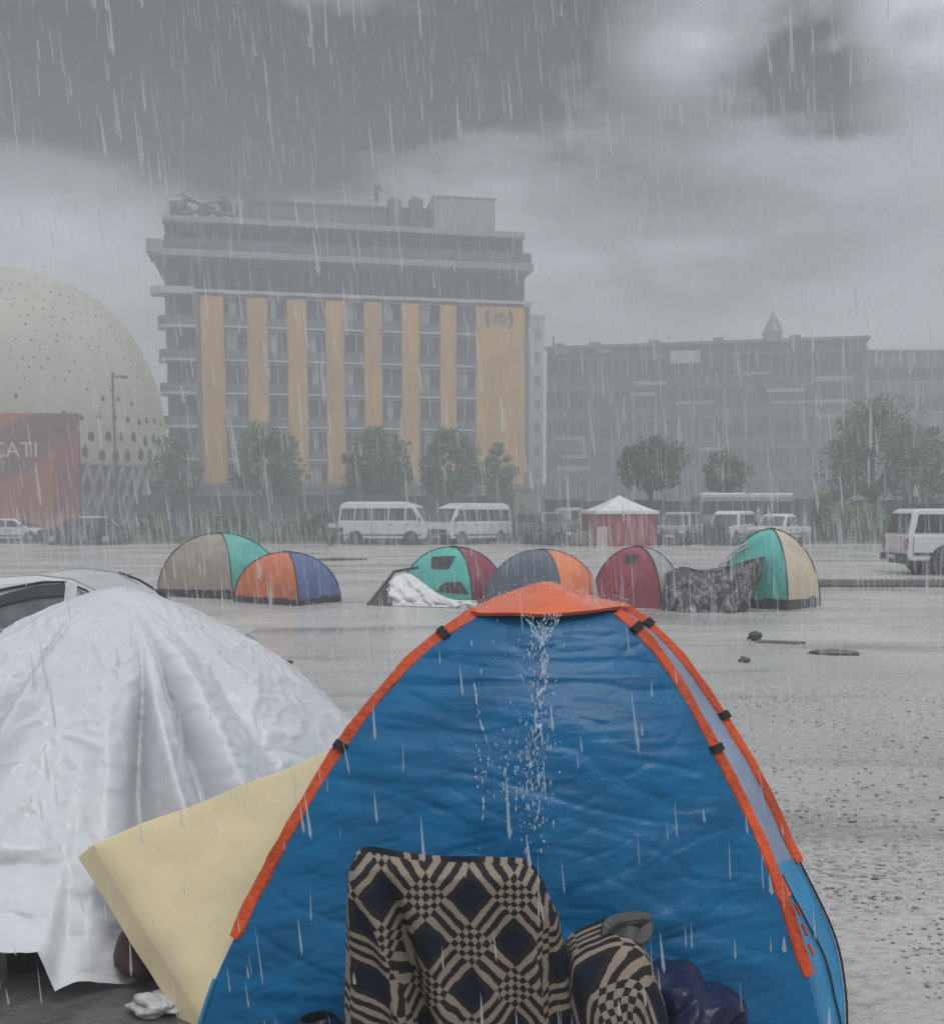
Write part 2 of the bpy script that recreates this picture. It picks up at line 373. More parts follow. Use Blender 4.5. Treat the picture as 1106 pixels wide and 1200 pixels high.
# left wing of stacked balconies with rounded corner
xl = hf(183, 400)[0]
def rounded(x0, x1, y0, y1, r, z0, z1, mb, m=0):
    pts = []
    for q in range(7):
        a = math.pi + q * math.pi / 12; pts.append((x0 + r + r * math.cos(a), y0 + r + r * math.sin(a)))
    pts += [(x1, y0), (x1, y1), (x0, y1)]; k = len(pts)
    mb.add([(x, y, z0) for x, y in pts] + [(x, y, z1) for x, y in pts], [tuple(reversed(range(k))), tuple(range(k, 2 * k))] + [(i, (i + 1) % k, k + (i + 1) % k, k + i) for i in range(k)], m)
    return mb
obj('wall', rounded(xl + .7, -.02, .9, 14, 1.2, 0, ztop, MB()), M_conc, HO)
for k in range(8):
    z = ztop - k * fh
    ex = .55 if k == 0 else .0
    sb = rounded(xl - ex, .0, -.3, 2, 1.6, z - .14, z + .14 + ex * .7, MB())
    if k: rounded(xl + .12, -.03, -.2, .89, 1.5, z + .14, z + 1.0, sb, 1)
    obj('balcony', sb, [M_slab, M_conc], HO)
    if k < 7:
        for (a, b) in ((xl + 1.9, xl + 3.1), (xl + 3.3, xl + 4.4)):
            wn = MB(); wn.box(a, min(b, -.2), .80, .895, z - fh + .2, z - .45); obj('window', wn, M_win, HO)
# upper grey floors
zt1, zt2 = hf(235, 297, .0)[1], hf(235, 258, .0)[1]
xr1 = hf(622, 300)[0]; xl1 = hf(175, 292, -1.2)[0]
m = MB(); m.box(xl + .9, W_ - .1, 1.0, 14.5, ztop + .28, zt1 - .5); obj('upper_wall', m, M_conc, HO)
m = MB()
for k in range(22):
    a = xl + 2 + k * (W_ - xl - 3) / 22.0; m.box(a, a + .9, .93, 1.0 - .005, ztop + .5, zt1 - .9)
obj('window_band', m, M_win, HO)
m = rounded(xl1, xr1, -1.2, 15, 1.0, zt1 - .5, zt1 + .12, MB()); m.box(xl1 - .3, xl1 + 1.2, -1.3, 3, zt1 - .3, zt1 + .9)
obj('terrace_slab', m, M_concl, HO)
m = MB()
for k in range(30):
    a = xl1 + 1.5 + k * (xr1 - xl1 - 2) / 30; m.box(a, a + .05, -1.12, -1.07, zt1 + .12, zt1 + 1.15)
m.box(xl1 + 1.3, xr1 - .2, -1.13, -1.06, zt1 + 1.15, zt1 + 1.22); m.box(xl1 + 1.3, xr1 - .2, -1.10, -1.085, zt1 + .2, zt1 + 1.1, 1)
obj('railing', m, [M_metal, M_rail], HO)
m = MB(); m.box(xl + 1.0, W_ - .3, .8, 14, zt1 + .12, zt2 - .3); obj('upper_wall', m, M_conc, HO)
m = MB()
for k in range(12):
    a = xl + 2 + k * (W_ - xl - 3) / 12.0; m.box(a, a + 2.1, .72, .795, zt1 + .3, zt2 - .8); m.box(a - .35, a - .2, .3, .79, zt1 + .12, zt2 - .3, 1)
obj('window_band', m, [M_win, M_concl], HO)
m = rounded(hf(189, 258, -.6)[0], hf(615, 270, -.6)[0], -.6, 14.5, .8, zt2 - .3, zt2 + .25, MB()); obj('roof', m, M_concl, HO)
xa, xb = hf(292, 240, 3)[0], hf(512, 245, 3)[0]; zz_ = hf(292, 231, 3)[1]
m = MB(); m.box(xa, xb, 3, 9, zt2 + .25, zz_ - .4)
for k in range(40): a = xa + k * (xb - xa) / 40; m.box(a, a + .12, 2.93, 2.995, zt2 + .3, zz_ - .5)
m.box(xa - .2, xb + .1, 2.8, 9.2, zz_ - .4, zz_ - .2); obj('plant_screen', m, M_conc, HO)
xa2, xb2 = hf(508, 245, 2)[0], hf(580, 245, 2)[0]; z2_ = hf(545, 232, 2)[1]
m = MB(); m.box(xa2, xb2, 2, 9, zt2 + .25, z2_); m.box(xa2 - .08, xb2 + .08, 1.92, 9.08, z2_, z2_ + .15); obj('stair_tower', m, M_concl, HO)
# rooftop dishes, ducts, masts
m = MB()
def hl(u, v, yl): x, z = hf(u, v, yl); return (x, yl, z)
c = Vector(hl(205, 240, 1.5)); m.cyl(c, (1, .2, .15), .95, 1.3, 18); m.cyl(c + Vector((.8, .1, .1)), (1, .2, .15), .8, .6, 18, r2=.3)
m.tube([hl(212, 232, 1.5), hl(232, 236, 1.5), hl(252, 244, 1.5)], .22, 8); m.tube([hl(205, 256, 1.5), hl(205, 245, 1.5)], .2, 6)
obj('satellite_dish', m, M_metal, HO)
m = MB(); c = Vector(hl(262, 240, 1.8)); m.cyl(c, (.6, .5, .6), .5, .35, 16, r2=.95); m.tube([hl(258, 256, 1.8), hl(260, 240, 1.8)], .18, 6); m.box(c.x - .9, c.x - .3, 1.5, 2.2, zt2 + .25, zt2 + 1.1)
obj('satellite_dish', m, M_metal, HO)
for (u0, u1, v0, v1) in ((196, 212, 236, 256), (216, 226, 243, 256), (232, 246, 240, 256), (276, 285, 238, 258), (455, 470, 232, 246), (480, 496, 232, 250)):
    m = MB(); a, z1 = hf(u0, v0, 2.2); b, z0 = hf(u1, v1, 2.2); m.box(a, b, 2.2, 3.6, zt2 + .2, z1); m.cyl(((a + b) / 2, 2.9, z1 + .15), (0, 0, 1), (b - a) * .3, .3, 10); obj('roof_unit', m, M_metal, HO, bevel=.04)
m = MB(); m.tube([hl(198, 240, 1.0), hl(212, 226, 1.0), hl(236, 240, 1.0), hl(262, 234, 1.0)], .16, 6); m.tube([hl(196, 250, 1.3), hl(240, 247, 1.3), hl(275, 252, 1.3)], .22, 6); obj('roof_duct', m, M_metal, HO)
for (u, vb, vt, dx) in ((288, 258, 204, 1), (441, 236, 213, .55)):
    m = MB(); m.tube([hl(u, vb, 1.2), hl(u, vt + 3, 1.2)], .17, 6); t_ = Vector(hl(u, vt + 6, 1.2))
    m.tube([t_ + Vector((-.4 * dx, 0, .2)), t_ + Vector((.5 * dx, 0, .0)), t_ + Vector((1.1 * dx, 0, -.75 * dx))], [.22 * dx, .32 * dx, .1], 6)
    m.box(t_.x - .5 * dx, t_.x + .2 * dx, 1.0, 1.5, t_.z - .2 * dx, t_.z + .4 * dx); m.tube([t_ + Vector((0, 0, -.9 * dx)), t_ + Vector((-.7 * dx, 0, -1.5 * dx))], .07, 5)
    obj('mast', m, M_metal, HO)
# round bracketed emblem on the wide ochre wall
m = MB(); ex, ez = hf(585, 373, -.4); rad = 1.35
for sgn in (-1, 1):
    for (ro, a0, a1, th) in ((1, 50, 130, .09), (.86, 58, 122, .05)):
        pts = []
        for q in range(13):
            a = R(90 + sgn * (a0 + (a1 - a0) * q / 12.0)); pts.append((ex + math.cos(a) * rad * ro, -.40, ez + math.sin(a) * rad * ro))
        m.tube(pts, th, 5)
def letters(txt, size, depth=.02):
    cu = bpy.data.curves.new('t', 'FONT'); cu.body = txt; cu.size = size; cu.extrude = depth; cu.align_x = 'CENTER'; cu.align_y = 'CENTER'
    o = bpy.data.objects.new('t', cu); COL.objects.link(o); bpy.context.view_layer.update()
    me = bpy.data.meshes.new_from_object(o.evaluated_get(bpy.context.evaluated_depsgraph_get()))
    vs = [v.co.copy() for v in me.vertices]; fs = [tuple(p.vertices) for p in me.polygons]
    bpy.data.objects.remove(o); bpy.data.meshes.remove(me); return vs, fs
vs, fs = letters('dfb', 1.5); m.add([(ex + v.x, -.40 - v.z, ez + v.y) for v in vs], fs)
obj('emblem', m, M_conc, HO)
# podium behind the trees
m = MB(); m.box(xl - 3, W_ + 1, -4, -.7, 0, 4.2); m.box(xl - 3.2, W_ + 1.2, -4.3, -.68, 4.2, 4.6); obj('podium', m, M_conc, HO)

# ------------------------------------------------------------------ white slim block right of the hotel
def block(name, u0, u1, vtop, D, depth, mat_, label, cat='building', rz=0, base=0.0):
    a, b = UX(u0, D), UX(u1, D); zt = P((u0 + u1) / 2, vtop, D).z
    e = empty(name, (a, D, base), rz, label, cat); return e, b - a, zt - base
M_white_b = mat('white_render', (0.42, 0.44, 0.45), .8, .1, .5, dirt=.2)
e, bw, bh = block('apartment_tower', 619, 636, 372, 150, 10, M_white_b, 'slim white tower block half hidden behind the right edge of the hotel')
m = MB(); m.box(0, bw, 0, 10, 0, bh); m.box(-.15, bw + .15, -.15, 10.15, bh, bh + .4); obj('wall', m, M_white_b, e)
for k in range(7):
    z = bh - 2.2 - k * 3.3; m = MB(); m.box(bw * .35, bw * .75, -.06, -.005, z - .8, z + .6); obj('window', m, M_rail, e)

# ------------------------------------------------------------------ long dark office block
def long_block():
    D = 128.0; xa, xb = UX(640, 130), UX(1008, 122)
    pa, pb = Vector((xa, 130, 0)), Vector((xb, 122, 0)); d = pb - pa; rz = math.atan2(d.y, d.x); Wd = d.length
    e = empty('office_block', pa, rz, 'long dark grey office block with thin light bands beyond the car park', 'building')
    Mi = mat_basis(e).inverted()
    def lf(u, v, yl=0.0):
        o = Mi @ Vector((0, 0, CAMZ)); dd = Mi.to_3x3() @ cam_dir(u, v); q = o + dd * ((yl - o.y) / dd.y); return q.x, q.z
    ht = lf(640, 409)[1]
    Mo = mat('office_wall', (0.085, 0.09, 0.098), .7, .3, .25, dirt=.2)
    m = MB(); m.box(0, Wd, 0, 16, 0, ht - .1); obj('wall', m, Mo, e)
    m = MB(); m.box(-.3, Wd + .3, -.5, 16.3, ht - .1, ht + .25); obj('roof', m, M_conc, e)
    # storeys of windows
    nb = 14; bwid = Wd / nb
    for k in range(5):
        z = ht - 2.6 - k * 3.7
        m = MB(); f_ = MB()
        for i in range(nb):
            a = i * bwid + .25
            m.box(a, a + bwid - .5, -.06, -.01, z - 1.1, z + 1.0)
            f_.box(a + bwid * .3, a + bwid * .3 + .08, -.1, -.062, z - 1.1, z + 1.0); 
        for i in range(nb + 1): f_.box(i * bwid - .1, i * bwid + .1, -.25, -.02, z - 1.6, z + 1.6)
        f_.box(0, Wd, -.16, -.02, z + 1.15, z + 1.3)
        w_ = obj('window_band', m, M_win, e); obj('mullion', f_, M_conc, w_)
    for (u0, u1, v0, v1) in [(785, 820, 411, 425), (742, 782, 447, 451), (790, 836, 470, 473), (898, 942, 455, 459), (955, 998, 441, 446), (955, 995, 468, 472), (650, 685, 512, 516), (652, 690, 546, 552),
                            (700, 716, 408, 413), (652, 668, 409, 414), (870, 900, 436, 438), (655, 690, 533, 537), (820, 850, 524, 528), (740, 770, 460, 463), (905, 960, 470, 472), (955, 998, 486, 489)]:
        x0, z1 = lf(u0, v0, -.3); x1, z0 = lf(u1, v1, -.3)
        m = MB(); m.box(x0, x1, -.34, -.262, z0, z1); obj('sign_panel' if u0 == 785 else 'light_band', m, M_white_b if u0 == 785 else M_concl, e)
    m = MB()
    for u in (648, 690, 760, 835, 925): x, z = lf(u, 400, 2); m.box(x, x + 1.3, 2, 4, ht + .25, ht + 1.0)
    m.tube([(.6, 1, ht + .25), (.6, 1, ht + 1.7)], .12, 6); obj('roof_unit', m, M_conc, e)
long_block()
e, bw, bh = block('office_annex', 1004, 1140, 413, 126, 14, M_conc, 'lower grey office annex joined to the right end of the long office block')
Mo2 = mat('annex_wall', (0.12, 0.125, 0.135), .7, .3, .3, dirt=.2)
m = MB(); m.box(0, bw, 0, 14, 0, bh); m.box(-.2, bw + .2, -.2, 14, bh, bh + .3); obj('wall', m, Mo2, e)
for k in range(5):
    z = bh - 2.4 - k * 3.6; m = MB()
    for i in range(5): m.box(.5 + i * 2.7, 2.8 + i * 2.7, -.05, -.005, z - .8, z + .7)
    m.box(0, bw, -.12, -.006, z - 1.2, z - 1.05, 1); obj('window_band', m, [M_win, M_concl], e)
e, bw, bh = block('dark_tower', 1097, 1150, 292, 145, 10, M_conc, 'tall dark tower cut by the right edge of the view behind the office annex', rz=-.43)
m = MB(); m.box(0, bw, 0, 10, 0, bh); m.box(-.1, bw, -.15, -.005, bh - 1.5, bh - .9); obj('wall', m, Mo2, e)
m = MB()
for k in range(9): m.box(.6, 3.2, -.06, -.004, bh - 4.4 - k * 3.5, bh - 2.7 - k * 3.5)
obj('window_column', m, M_win, e)
m = MB(); c = P(905, 393, 150); zt = P(905, 364, 150).z; r_ = .95
m.box(c.x - r_, c.x + r_, 148.5, 151.5, 0, c.z + .3); m.add([(c.x - r_ - .2, 148.3, c.z + .3), (c.x + r_ + .2, 148.3, c.z + .3), (c.x + r_ + .2, 151.7, c.z + .3), (c.x - r_ - .2, 151.7, c.z + .3), (c.x, 150, zt)], [(0, 1, 4), (1, 2, 4), (2, 3, 4), (3, 0, 4), (3, 2, 1, 0)])
tag(obj('spire', m, M_conc), 'small pointed spire showing above the roof of the long office block', 'spire')

# ------------------------------------------------------------------ egg-shaped concrete shell
def shell():
    D = 86.0; cx = UX(2, D); Rx = UX(177, D) - cx; zt = P(2, 316, D + 4).z
    e = empty('concrete_dome', (cx, D + 4, 0), 0, 'huge pale egg-shaped concrete dome pierced with small openings left of the hotel', 'dome')
    zc = 7.0
    def pt(a, t, off=0.0):
        # t: 0 base .. 1 crown
        z = t * zt
        if z > zc: k = (z - zc) / (zt - zc); r = Rx * math.sqrt(max(0, 1 - k ** 2.25)) 
        else: r = Rx * (1 - 0.10 * ((zc - z) / zc) ** 2)
        r += off; return Vector((r * math.cos(a), r * math.sin(a) * .8, z))
    def tt(j): return 1 - (1 - j) ** 1.9
    m = MB(); m.grid(lambda i, j: pt(i * 2 * math.pi, tt(j)), 72, 40)
    Ms = mat('shell_concrete', (0.47, 0.46, 0.385), .85, .12, .18, dirt=.22, stretch=(1, 1, .3))
    obj('shell', m, Ms, e, smooth=True)
    Mh = mat('opening_dark', (0.05, 0.047, 0.045), .9, .2, 2)
    def hole(a, z, w_, h_, kind=0):
        m = MB()
        t = z / zt; c = pt(a, t, .03); ax = (pt(a + .01, t) - pt(a - .01, t)).normalized(); up = (pt(a, t + .01) - pt(a, t - .01)).normalized()
        if kind: q = [c + up * h_, c + ax * w_, c + up * -h_ * .3, c - ax * w_]
        else: q = [c + up * h_, c + ax * w_ * .8 + up * h_ * .4, c + ax * w_ * .8 - up * h_ * .6, c - up * h_ * .8, c - ax * w_ * .8 - up * h_ * .5, c - ax * w_ * .8 + up * h_ * .4]
        nn = ax.cross(up).normalized() * .04
        k = len(q); m.add(q + [x - nn for x in q], [tuple(range(k)), tuple(reversed(range(k, 2 * k)))] + [(i, (i + 1) % k, k + (i + 1) % k, k + i) for i in range(k)])
        obj('opening', m, Mh, e)
    for r_i in range(5):
        for c_i in range(26):
            a = R(-170 + c_i * 6.6 + (3.3 if r_i % 2 else 0) + rnd.uniform(-.8, .8)); z = 5.0 + r_i * 1.45 + rnd.uniform(-.2, .2)
            if r_i == 4 and rnd.random() < .5: continue
            s_ = .50 - r_i * .055; hole(a, z, s_ * .75, s_ * 1.25, 1 if r_i > 2 else 0)
        for (u_, z) in ((-98, 15.5), (-95, 14.8), (-91, 14.2), (-96, 13.8), (-93, 16.2), (-89, 15.2)): hole(R(u_), z, .35, .22)
    m = MB()
    for r_i in range(13):
        for c_i in range(30):
            if rnd.random() < .6:
                a = R(-160 + c_i * 5 + r_i * 2.1 + rnd.uniform(-1, 1)); z = 11.6 + r_i * .72 + rnd.uniform(-.15, .15); t_ = z / zt; c = pt(a, t_, .03); ax = (pt(a + .01, t_) - pt(a - .01, t_)).normalized(); up = (pt(a, t_ + .01) - pt(a, t_ - .01)).normalized(); w_ = rnd.uniform(.05, .11)
                m.add([c + up * w_ * 1.3, c + ax * w_, c - up * w_, c - ax * w_], [(0, 1, 2, 3)])
    tag(obj('small_perforation', m, Mh, e), kind='stuff')
    # lattice skirt at the foot
    m = MB()
    for c_i in range(36):
        for sg in (-1, 1):
            a0 = R(-175 + c_i * 5); pts = [pt(a0 + sg * R(k * 1.6), (.3 + k * 1.1) / zt, .35) for k in range(6)]
            m.tube(pts, .16, 5)
    obj('lattice', m, M_concl, e)
    m = MB()
    for k in range(40):
        a = R(-180 + k * 4.7); m.hexa([pt(a, .01, .05), pt(a + R(4.5), .01, .05), pt(a + R(4.5), .01, .18), pt(a, .01, .18), pt(a, 5.6 / zt, .05), pt(a + R(4.5), 5.6 / zt, .05), pt(a + R(4.5), 5.6 / zt, .18), pt(a, 5.6 / zt, .18)])
    obj('foot_panel', m, mat('foot_panel', (0.14, 0.105, 0.085), .8, .4, .6), e)
shell()

# ------------------------------------------------------------------ orange hoarding with lettering
def hoarding():
    D = 74.0; x0, x1 = UX(-120, D), UX(93, D); zt = P(40, 484, D).z
    e = empty('hoarding', (x0, D, 0), 0, 'orange and maroon printed hoarding with pale lettering in front of the dome', 'billboard')
    W2 = x1 - x0
    m = MB(); m.box(0, W2, 0, .25, 0, zt)
    Mo = mat('hoarding_orange', (0.42, 0.17, 0.085), .6, .22, .35, col2=(.44, .12, .08), stretch=(2, 1, .25)); obj('panel', m, Mo, e)
    Mm = mat('hoarding_maroon', (0.17, 0.085, 0.10), .6, .25, .6); Mr = mat('hoarding_red', (0.27, 0.075, 0.07), .6, .2, .5)
    def lp(u, v): q = P(u, v, D); return (q.x - x0, q.z)
    def flat(px, y, mt, nm):
        q = [lp(*p) for p in px]; k = len(q); m = MB()
        m.add([(a, y, b) for a, b in q] + [(a, y + .02, b) for a, b in q], [tuple(range(k)), tuple(reversed(range(k, 2 * k)))] + [(i, (i + 1) % k, k + (i + 1) % k, k + i) for i in range(k)]); return obj(nm, m, mt, e)
    flat([(-110, 490), (0, 506), (22, 492), (40, 484.5), (93, 484.5), (92, 498), (70, 520), (52, 534), (30, 552), (0, 562), (-110, 570)], -.025, Mm, 'printed_shape')
    flat([(92.5, 500), (92.5, 601), (64, 601), (62, 560), (66, 528)], -.022, Mr, 'printed_shape')
    vs, fs = letters('CATI', 1.55, .012); c = lp(17, 528)
    m = MB(); m.add([(c[0] + v.x, -.042 - v.z, c[1] + v.y) for v in vs], fs); obj('lettering', m, mat('hoarding_letters', (0.62, .52, .50), .6, .1), e)
    m = MB()
    for k in range(6): m.box(k * W2 / 5 - .06, k * W2 / 5 + .06, .26, .5, 0, zt - .3)
    obj('post', m, M_metal, e)
hoarding()

# ------------------------------------------------------------------ trees, shrubs, verge
def leaf_mat(name, c):
    m = bpy.data.materials.new(name); m.use_nodes = True; t = m.node_tree; t.nodes.clear()
    b = N(t, 'ShaderNodeBsdfPrincipled', Roughness=.55); o = N(t, 'ShaderNodeOutputMaterial')
    geo = N(t, 'ShaderNodeNewGeometry'); r = ramp_n(t, geo.outputs['Random Per Island'], [(0, tuple(x * .55 for x in c)), (.6, c), (1, tuple(min(1, x * 1.6) for x in c))])
    L(t, r, b.inputs['Base Color']); tr = N(t, 'ShaderNodeBsdfTranslucent'); L(t, r, tr.inputs[0])
    mx = N(t, 'ShaderNodeMixShader'); mx.inputs[0].default_value = .25; L(t, b.outputs[0], mx.inputs[1]); L(t, tr.outputs[0], mx.inputs[2]); L(t, mx.outputs[0], o.inputs[0]); return m
LM = [leaf_mat('leaves_dull_green', (0.055, 0.135, 0.045)), leaf_mat('leaves_olive', (0.10, 0.165, 0.035)), leaf_mat('leaves_dark', (0.05, 0.115, 0.04))]
def leaf_cloud(mb, c, rad, n, size, rr):
    for _ in range(n):
        d = Vector((rr.gauss(0, 1), rr.gauss(0, 1), rr.gauss(0, 1))).normalized() * (rr.random() ** .45)
        p = Vector(c) + Vector((d.x * rad[0], d.y * rad[1], d.z * rad[2]))
        a = Vector((rr.gauss(0, 1), rr.gauss(0, 1), rr.gauss(0, .7))).normalized(); b = a.orthogonal().normalized()
        s_ = size * rr.uniform(.6, 1.35)
        mb.add([p - a * s_, p + b * s_ * .5, p + a * s_, p - b * s_ * .5], [(0, 1, 2, 3)])
def tree(u, v0, v1, wpx, D, label, lm=0, seed=0, trunk=.33, n=3200, size=.16, name='broadleaf_tree', group='trees along the edge of the car park'):
    rr = random.Random(seed + 77); x = UX(u, D); zt = P(u, v0, D).z; zb_ = P(u, v1, D).z if v1 else 0; wr = wpx / F * D / 2 * 1.12
    e = empty(name, (x, D, 0), 0, label, 'tree', group)
    ht = zt; cb = max(zb_, ht * trunk); ch = ht - cb; cc = Vector((0, 0, cb + ch * .5))
    m = MB(); lean = rr.uniform(-.3, .3)
    top = Vector((lean, 0, cb + ch * .55)); m.tube([(0, 0, -.05), (lean * .3, .05, cb * .5), (lean * .6, 0, cb), top], [ht * .035, ht * .027, ht * .022, ht * .008], 8)
    cl = []; mc = MB(); nc = 26
    for k in range(nc):
        a = k * 2.399 + rr.random(); h_ = (k + .5) / nc; rad = math.sqrt(max(.05, 1 - (2 * h_ - .85) ** 2 * .9)) * rr.uniform(.55, .92)
        c = Vector((math.cos(a) * wr * rad * .8, math.sin(a) * wr * rad * .8, cb + ch * (.08 + .82 * h_) + rr.uniform(-.12, .12) * ch)) * 1.0; cl.append(c)
        r0 = wr * rr.uniform(.16, .46); leaf_cloud(mc, c, (r0, r0, min(r0, ch * .3) * .75), n // nc, size, rr)
        if k % 3 == 0:
            st = Vector((lean * .5, 0, cb * rr.uniform(.75, 1.1))); m.tube([st, (st + c) / 2 + Vector((0, 0, .15)), c], [ht * .012, ht * .009, ht * .003], 6)
    obj('trunk', m, M_bark, e, smooth=True); obj('crown', mc, LM[lm], e, fixn=False)
tree(315, 499, 590, 92, 80, 'broad bushy tree in front of the left ochre columns of the hotel', 0, 1, .2, 4200, .22)
tree(440, 503, 585, 88, 78, 'rounded tree rising behind the white minibus with its cab at the right', 0, 2, .2, 4200, .22)
tree(527, 506, 588, 76, 80, 'rounded tree rising behind the minibus with the sloping windscreen', 0, 3, .2, 3800, .22)
tree(583, 520, 592, 46, 84, 'narrow faint tree before the wide ochre end wall of the hotel', 1, 4, .25, 2000, .22)
tree(205, 516, 600, 70, 82, 'thin hazy tree below the grey corner balconies of the hotel', 2, 5, .2, 2400, .2)
tree(762, 507, 572, 84, 64, 'clear round-crowned tree on a bare trunk behind the red canopy', 2, 6, .33, 4600, .17)
tree(849, 528, 577, 60, 70, 'smaller round-crowned tree behind the pale coach roof', 0, 7, .33, 3200, .16)
tree(1022, 478, 592, 138, 66, 'large spreading tree rising behind the verge near the right edge', 0, 8, .15, 6500, .18)
tree(1088, 505, 592, 66, 68, 'yellowish tree at the right edge beside the large spreading tree', 1, 9, .15, 2600, .18)
def shrub(u, D, w_, h_, label, seed, lm=1):
    rr = random.Random(seed); e = empty('shrub', (UX(u, D), D, 0), 0, label, 'shrub', 'shrubs on the verge behind the parked vehicles')
    m = MB(); mc = MB()
    for k in range(7):
        c = Vector((rr.uniform(-w_, w_) * .4, rr.uniform(-.3, .3), h_ * rr.uniform(.35, .75))); m.tube([(c.x * .2, 0, 0), c], [.05, .015], 5)
        leaf_cloud(mc, c, (w_ * .35, w_ * .3, h_ * .33), 160, .13, rr)
    obj('stem', m, M_bark, e); obj('foliage', mc, LM[lm], e, fixn=False)
for i, (u, D, w_, h_, lab, lm) in enumerate([(605, 62, 1.6, 2.2, 'leafy shrub just right of the minibus with sloping windscreen', 1), (968, 61, 2.2, 3.2, 'tall shrub just right of the white pickup truck', 1), (1000, 62, 2.4, 2.8, 'wide shrub midway between the pickup truck and the roof-racked car', 1),
        (1030, 62.5, 1.6, 2.4, 'shrub just behind the tail of the roof-racked white car', 0), (385, 62, 2.0, 2.2, 'shrub just left of the parked motorbike', 0), (350, 63, 2.4, 1.9, 'low shrub behind the orange and blue tent', 1), (235, 64, 2.6, 2.0, 'low wide shrub behind the tan tent', 0), (175, 64, 2.0, 1.8, 'low shrub right of the dark estate car', 1), (290, 64, 2.2, 2.3, 'shrub behind the top of the tan tent below the bushy tree', 2)]):
    shrub(u, D, w_, h_, lab, 40 + i, lm)
# verge of weeds and grass along the far kerb (uncountable)
m = MB(); rr = random.Random(5)
for k in range(9000):
    x = rr.uniform(-32, 36); y = 60.5 + abs(rr.gauss(0, 2.2)); h_ = rr.uniform(.15, .75) * (.6 + .8 * abs(mn.noise(Vector((x * .3, y * .3, 0))) * 2)); a = rr.uniform(0, 3.1); w_ = rr.uniform(.05, .14)
    dx, dy = math.cos(a) * w_, math.sin(a) * w_; lx = rr.uniform(-.15, .15)
    m.add([(x - dx, y - dy, 0), (x + dx, y + dy, 0), (x + lx, y, h_)], [(0, 1, 2)])
tag(obj('weeds', m, leaf_mat('weed_green', (0.11, 0.19, 0.05)), fixn=False), 'rough green weeds and grass along the far edge of the lot', 'grass', kind='stuff')
m = MB(); m.box(-60, 60, 60.0, 60.25, -.02, .13); tag(obj('kerb', m, M_conc), kind='structure')
m = MB(); m.box(-70, 70, 60.26, 75, .0, .03); tag(obj('verge', m, mat('verge_soil', (0.10, 0.10, 0.075), .9, .4, .5)), kind='structure')
# fence with mesh screens behind the verge
M_scr = mat('fence_screen', (0.075, 0.08, 0.09), .8, .35, .5)
for (xa, xb, h_, lab) in ((UX(636, 66), UX(1120, 66), 1.9 + .9, 'dark grey screened fence behind the parked cars on the right half'), (UX(160, 71), UX(632, 71), 3.1, 'dark grey screened fence under the trees before the hotel')):
    yy = 66.0 if xa > 0 else 71.0
    e = empty('fence', (xa, yy, 0), 0, lab, 'fence'); n_ = int((xb - xa) / 2.6)
    m = MB()
    for k in range(n_): m.box(k * 2.6 + .05, k * 2.6 + 2.5, 0, .04, .2, h_ - rr.random() * .25)
    obj('screen', m, M_scr, e)
    for k in range(n_ + 1):
        p = MB(); p.tube([(k * 2.6, -.03, 0), (k * 2.6, -.03, h_ + .15)], .045, 6); obj('post', p, M_metal, e)
# street lamp
lx = UX(137.5, 67); e = empty('street_lamp', (lx, 67, 0), 0, 'thin tall street lamp standing before the dome above the dark estate car', 'street lamp')
zt = P(137, 436, 67).z; m = MB(); m.tube([(0, 0, 0), (0, 0, zt)], [.11, .06], 8); m.cyl((0, 0, .3), (0, 0, 1), .16, .6, 10); m.tube([(0, 0, zt - .35), (.45, 0, zt - .25), (.85, 0, zt - .3)], .04, 6); obj('pole', m, M_metal, e)
m = MB(); m.hexa([(.55, -.14, zt - .38), (1.0, -.12, zt - .42), (1.0, .12, zt - .42), (.55, .14, zt - .38), (.55, -.1, zt - .18), (.95, -.08, zt - .24), (.95, .08, zt - .24), (.55, .1, zt - .18)]); obj('lamp_head', m, M_metal, e)

# ------------------------------------------------------------------ vehicles (front towards local -x)
def paint(name, c, rough=.35): return mat(name, c, rough, .08, 1.5, dirt=.35, coat=.3)
def lerp(a, b, t): return a + (b - a) * t
def quad_panel(mb, q, off, th=.012, m=0):
    q = [Vector(p) for p in q]; n = (q[1] - q[0]).cross(q[3] - q[0]).normalized()
    if n.dot(Vector(off)) < 0: n = -n
    mb.add([p + n * .004 for p in q] + [p + n * (.004 + th) for p in q], [(0, 1, 2, 3), (7, 6, 5, 4), (0, 1, 5, 4), (1, 2, 6, 5), (2, 3, 7, 6), (3, 0, 4, 7)], m)
def wheel(e, x, y, r, w_=.22):
    s_ = 1 if y > 0 else -1
    t = MB(); t.tube([(x, y - w_ / 2, r), (x, y - w_ * .4, r), (x, y + w_ * .4, r), (x, y + w_ / 2, r)], [r * .9, r, r, r * .9], 26)
    o = obj('wheel', t, M_dark, e)
    m = MB(); m.tube([(x, y + s_ * w_ * .44, r), (x, y + s_ * w_ * .53, r)], [r * .62, r * .5], 18)
    for k in range(6):
        a = k * math.pi / 3; m.tube([(x, y + s_ * w_ * .54, r), (x + math.cos(a) * r * .55, y + s_ * w_ * .54, r + math.sin(a) * r * .55)], r * .07, 5)
    obj('rim', m, M_chrome if r < .36 else M_metal, o)
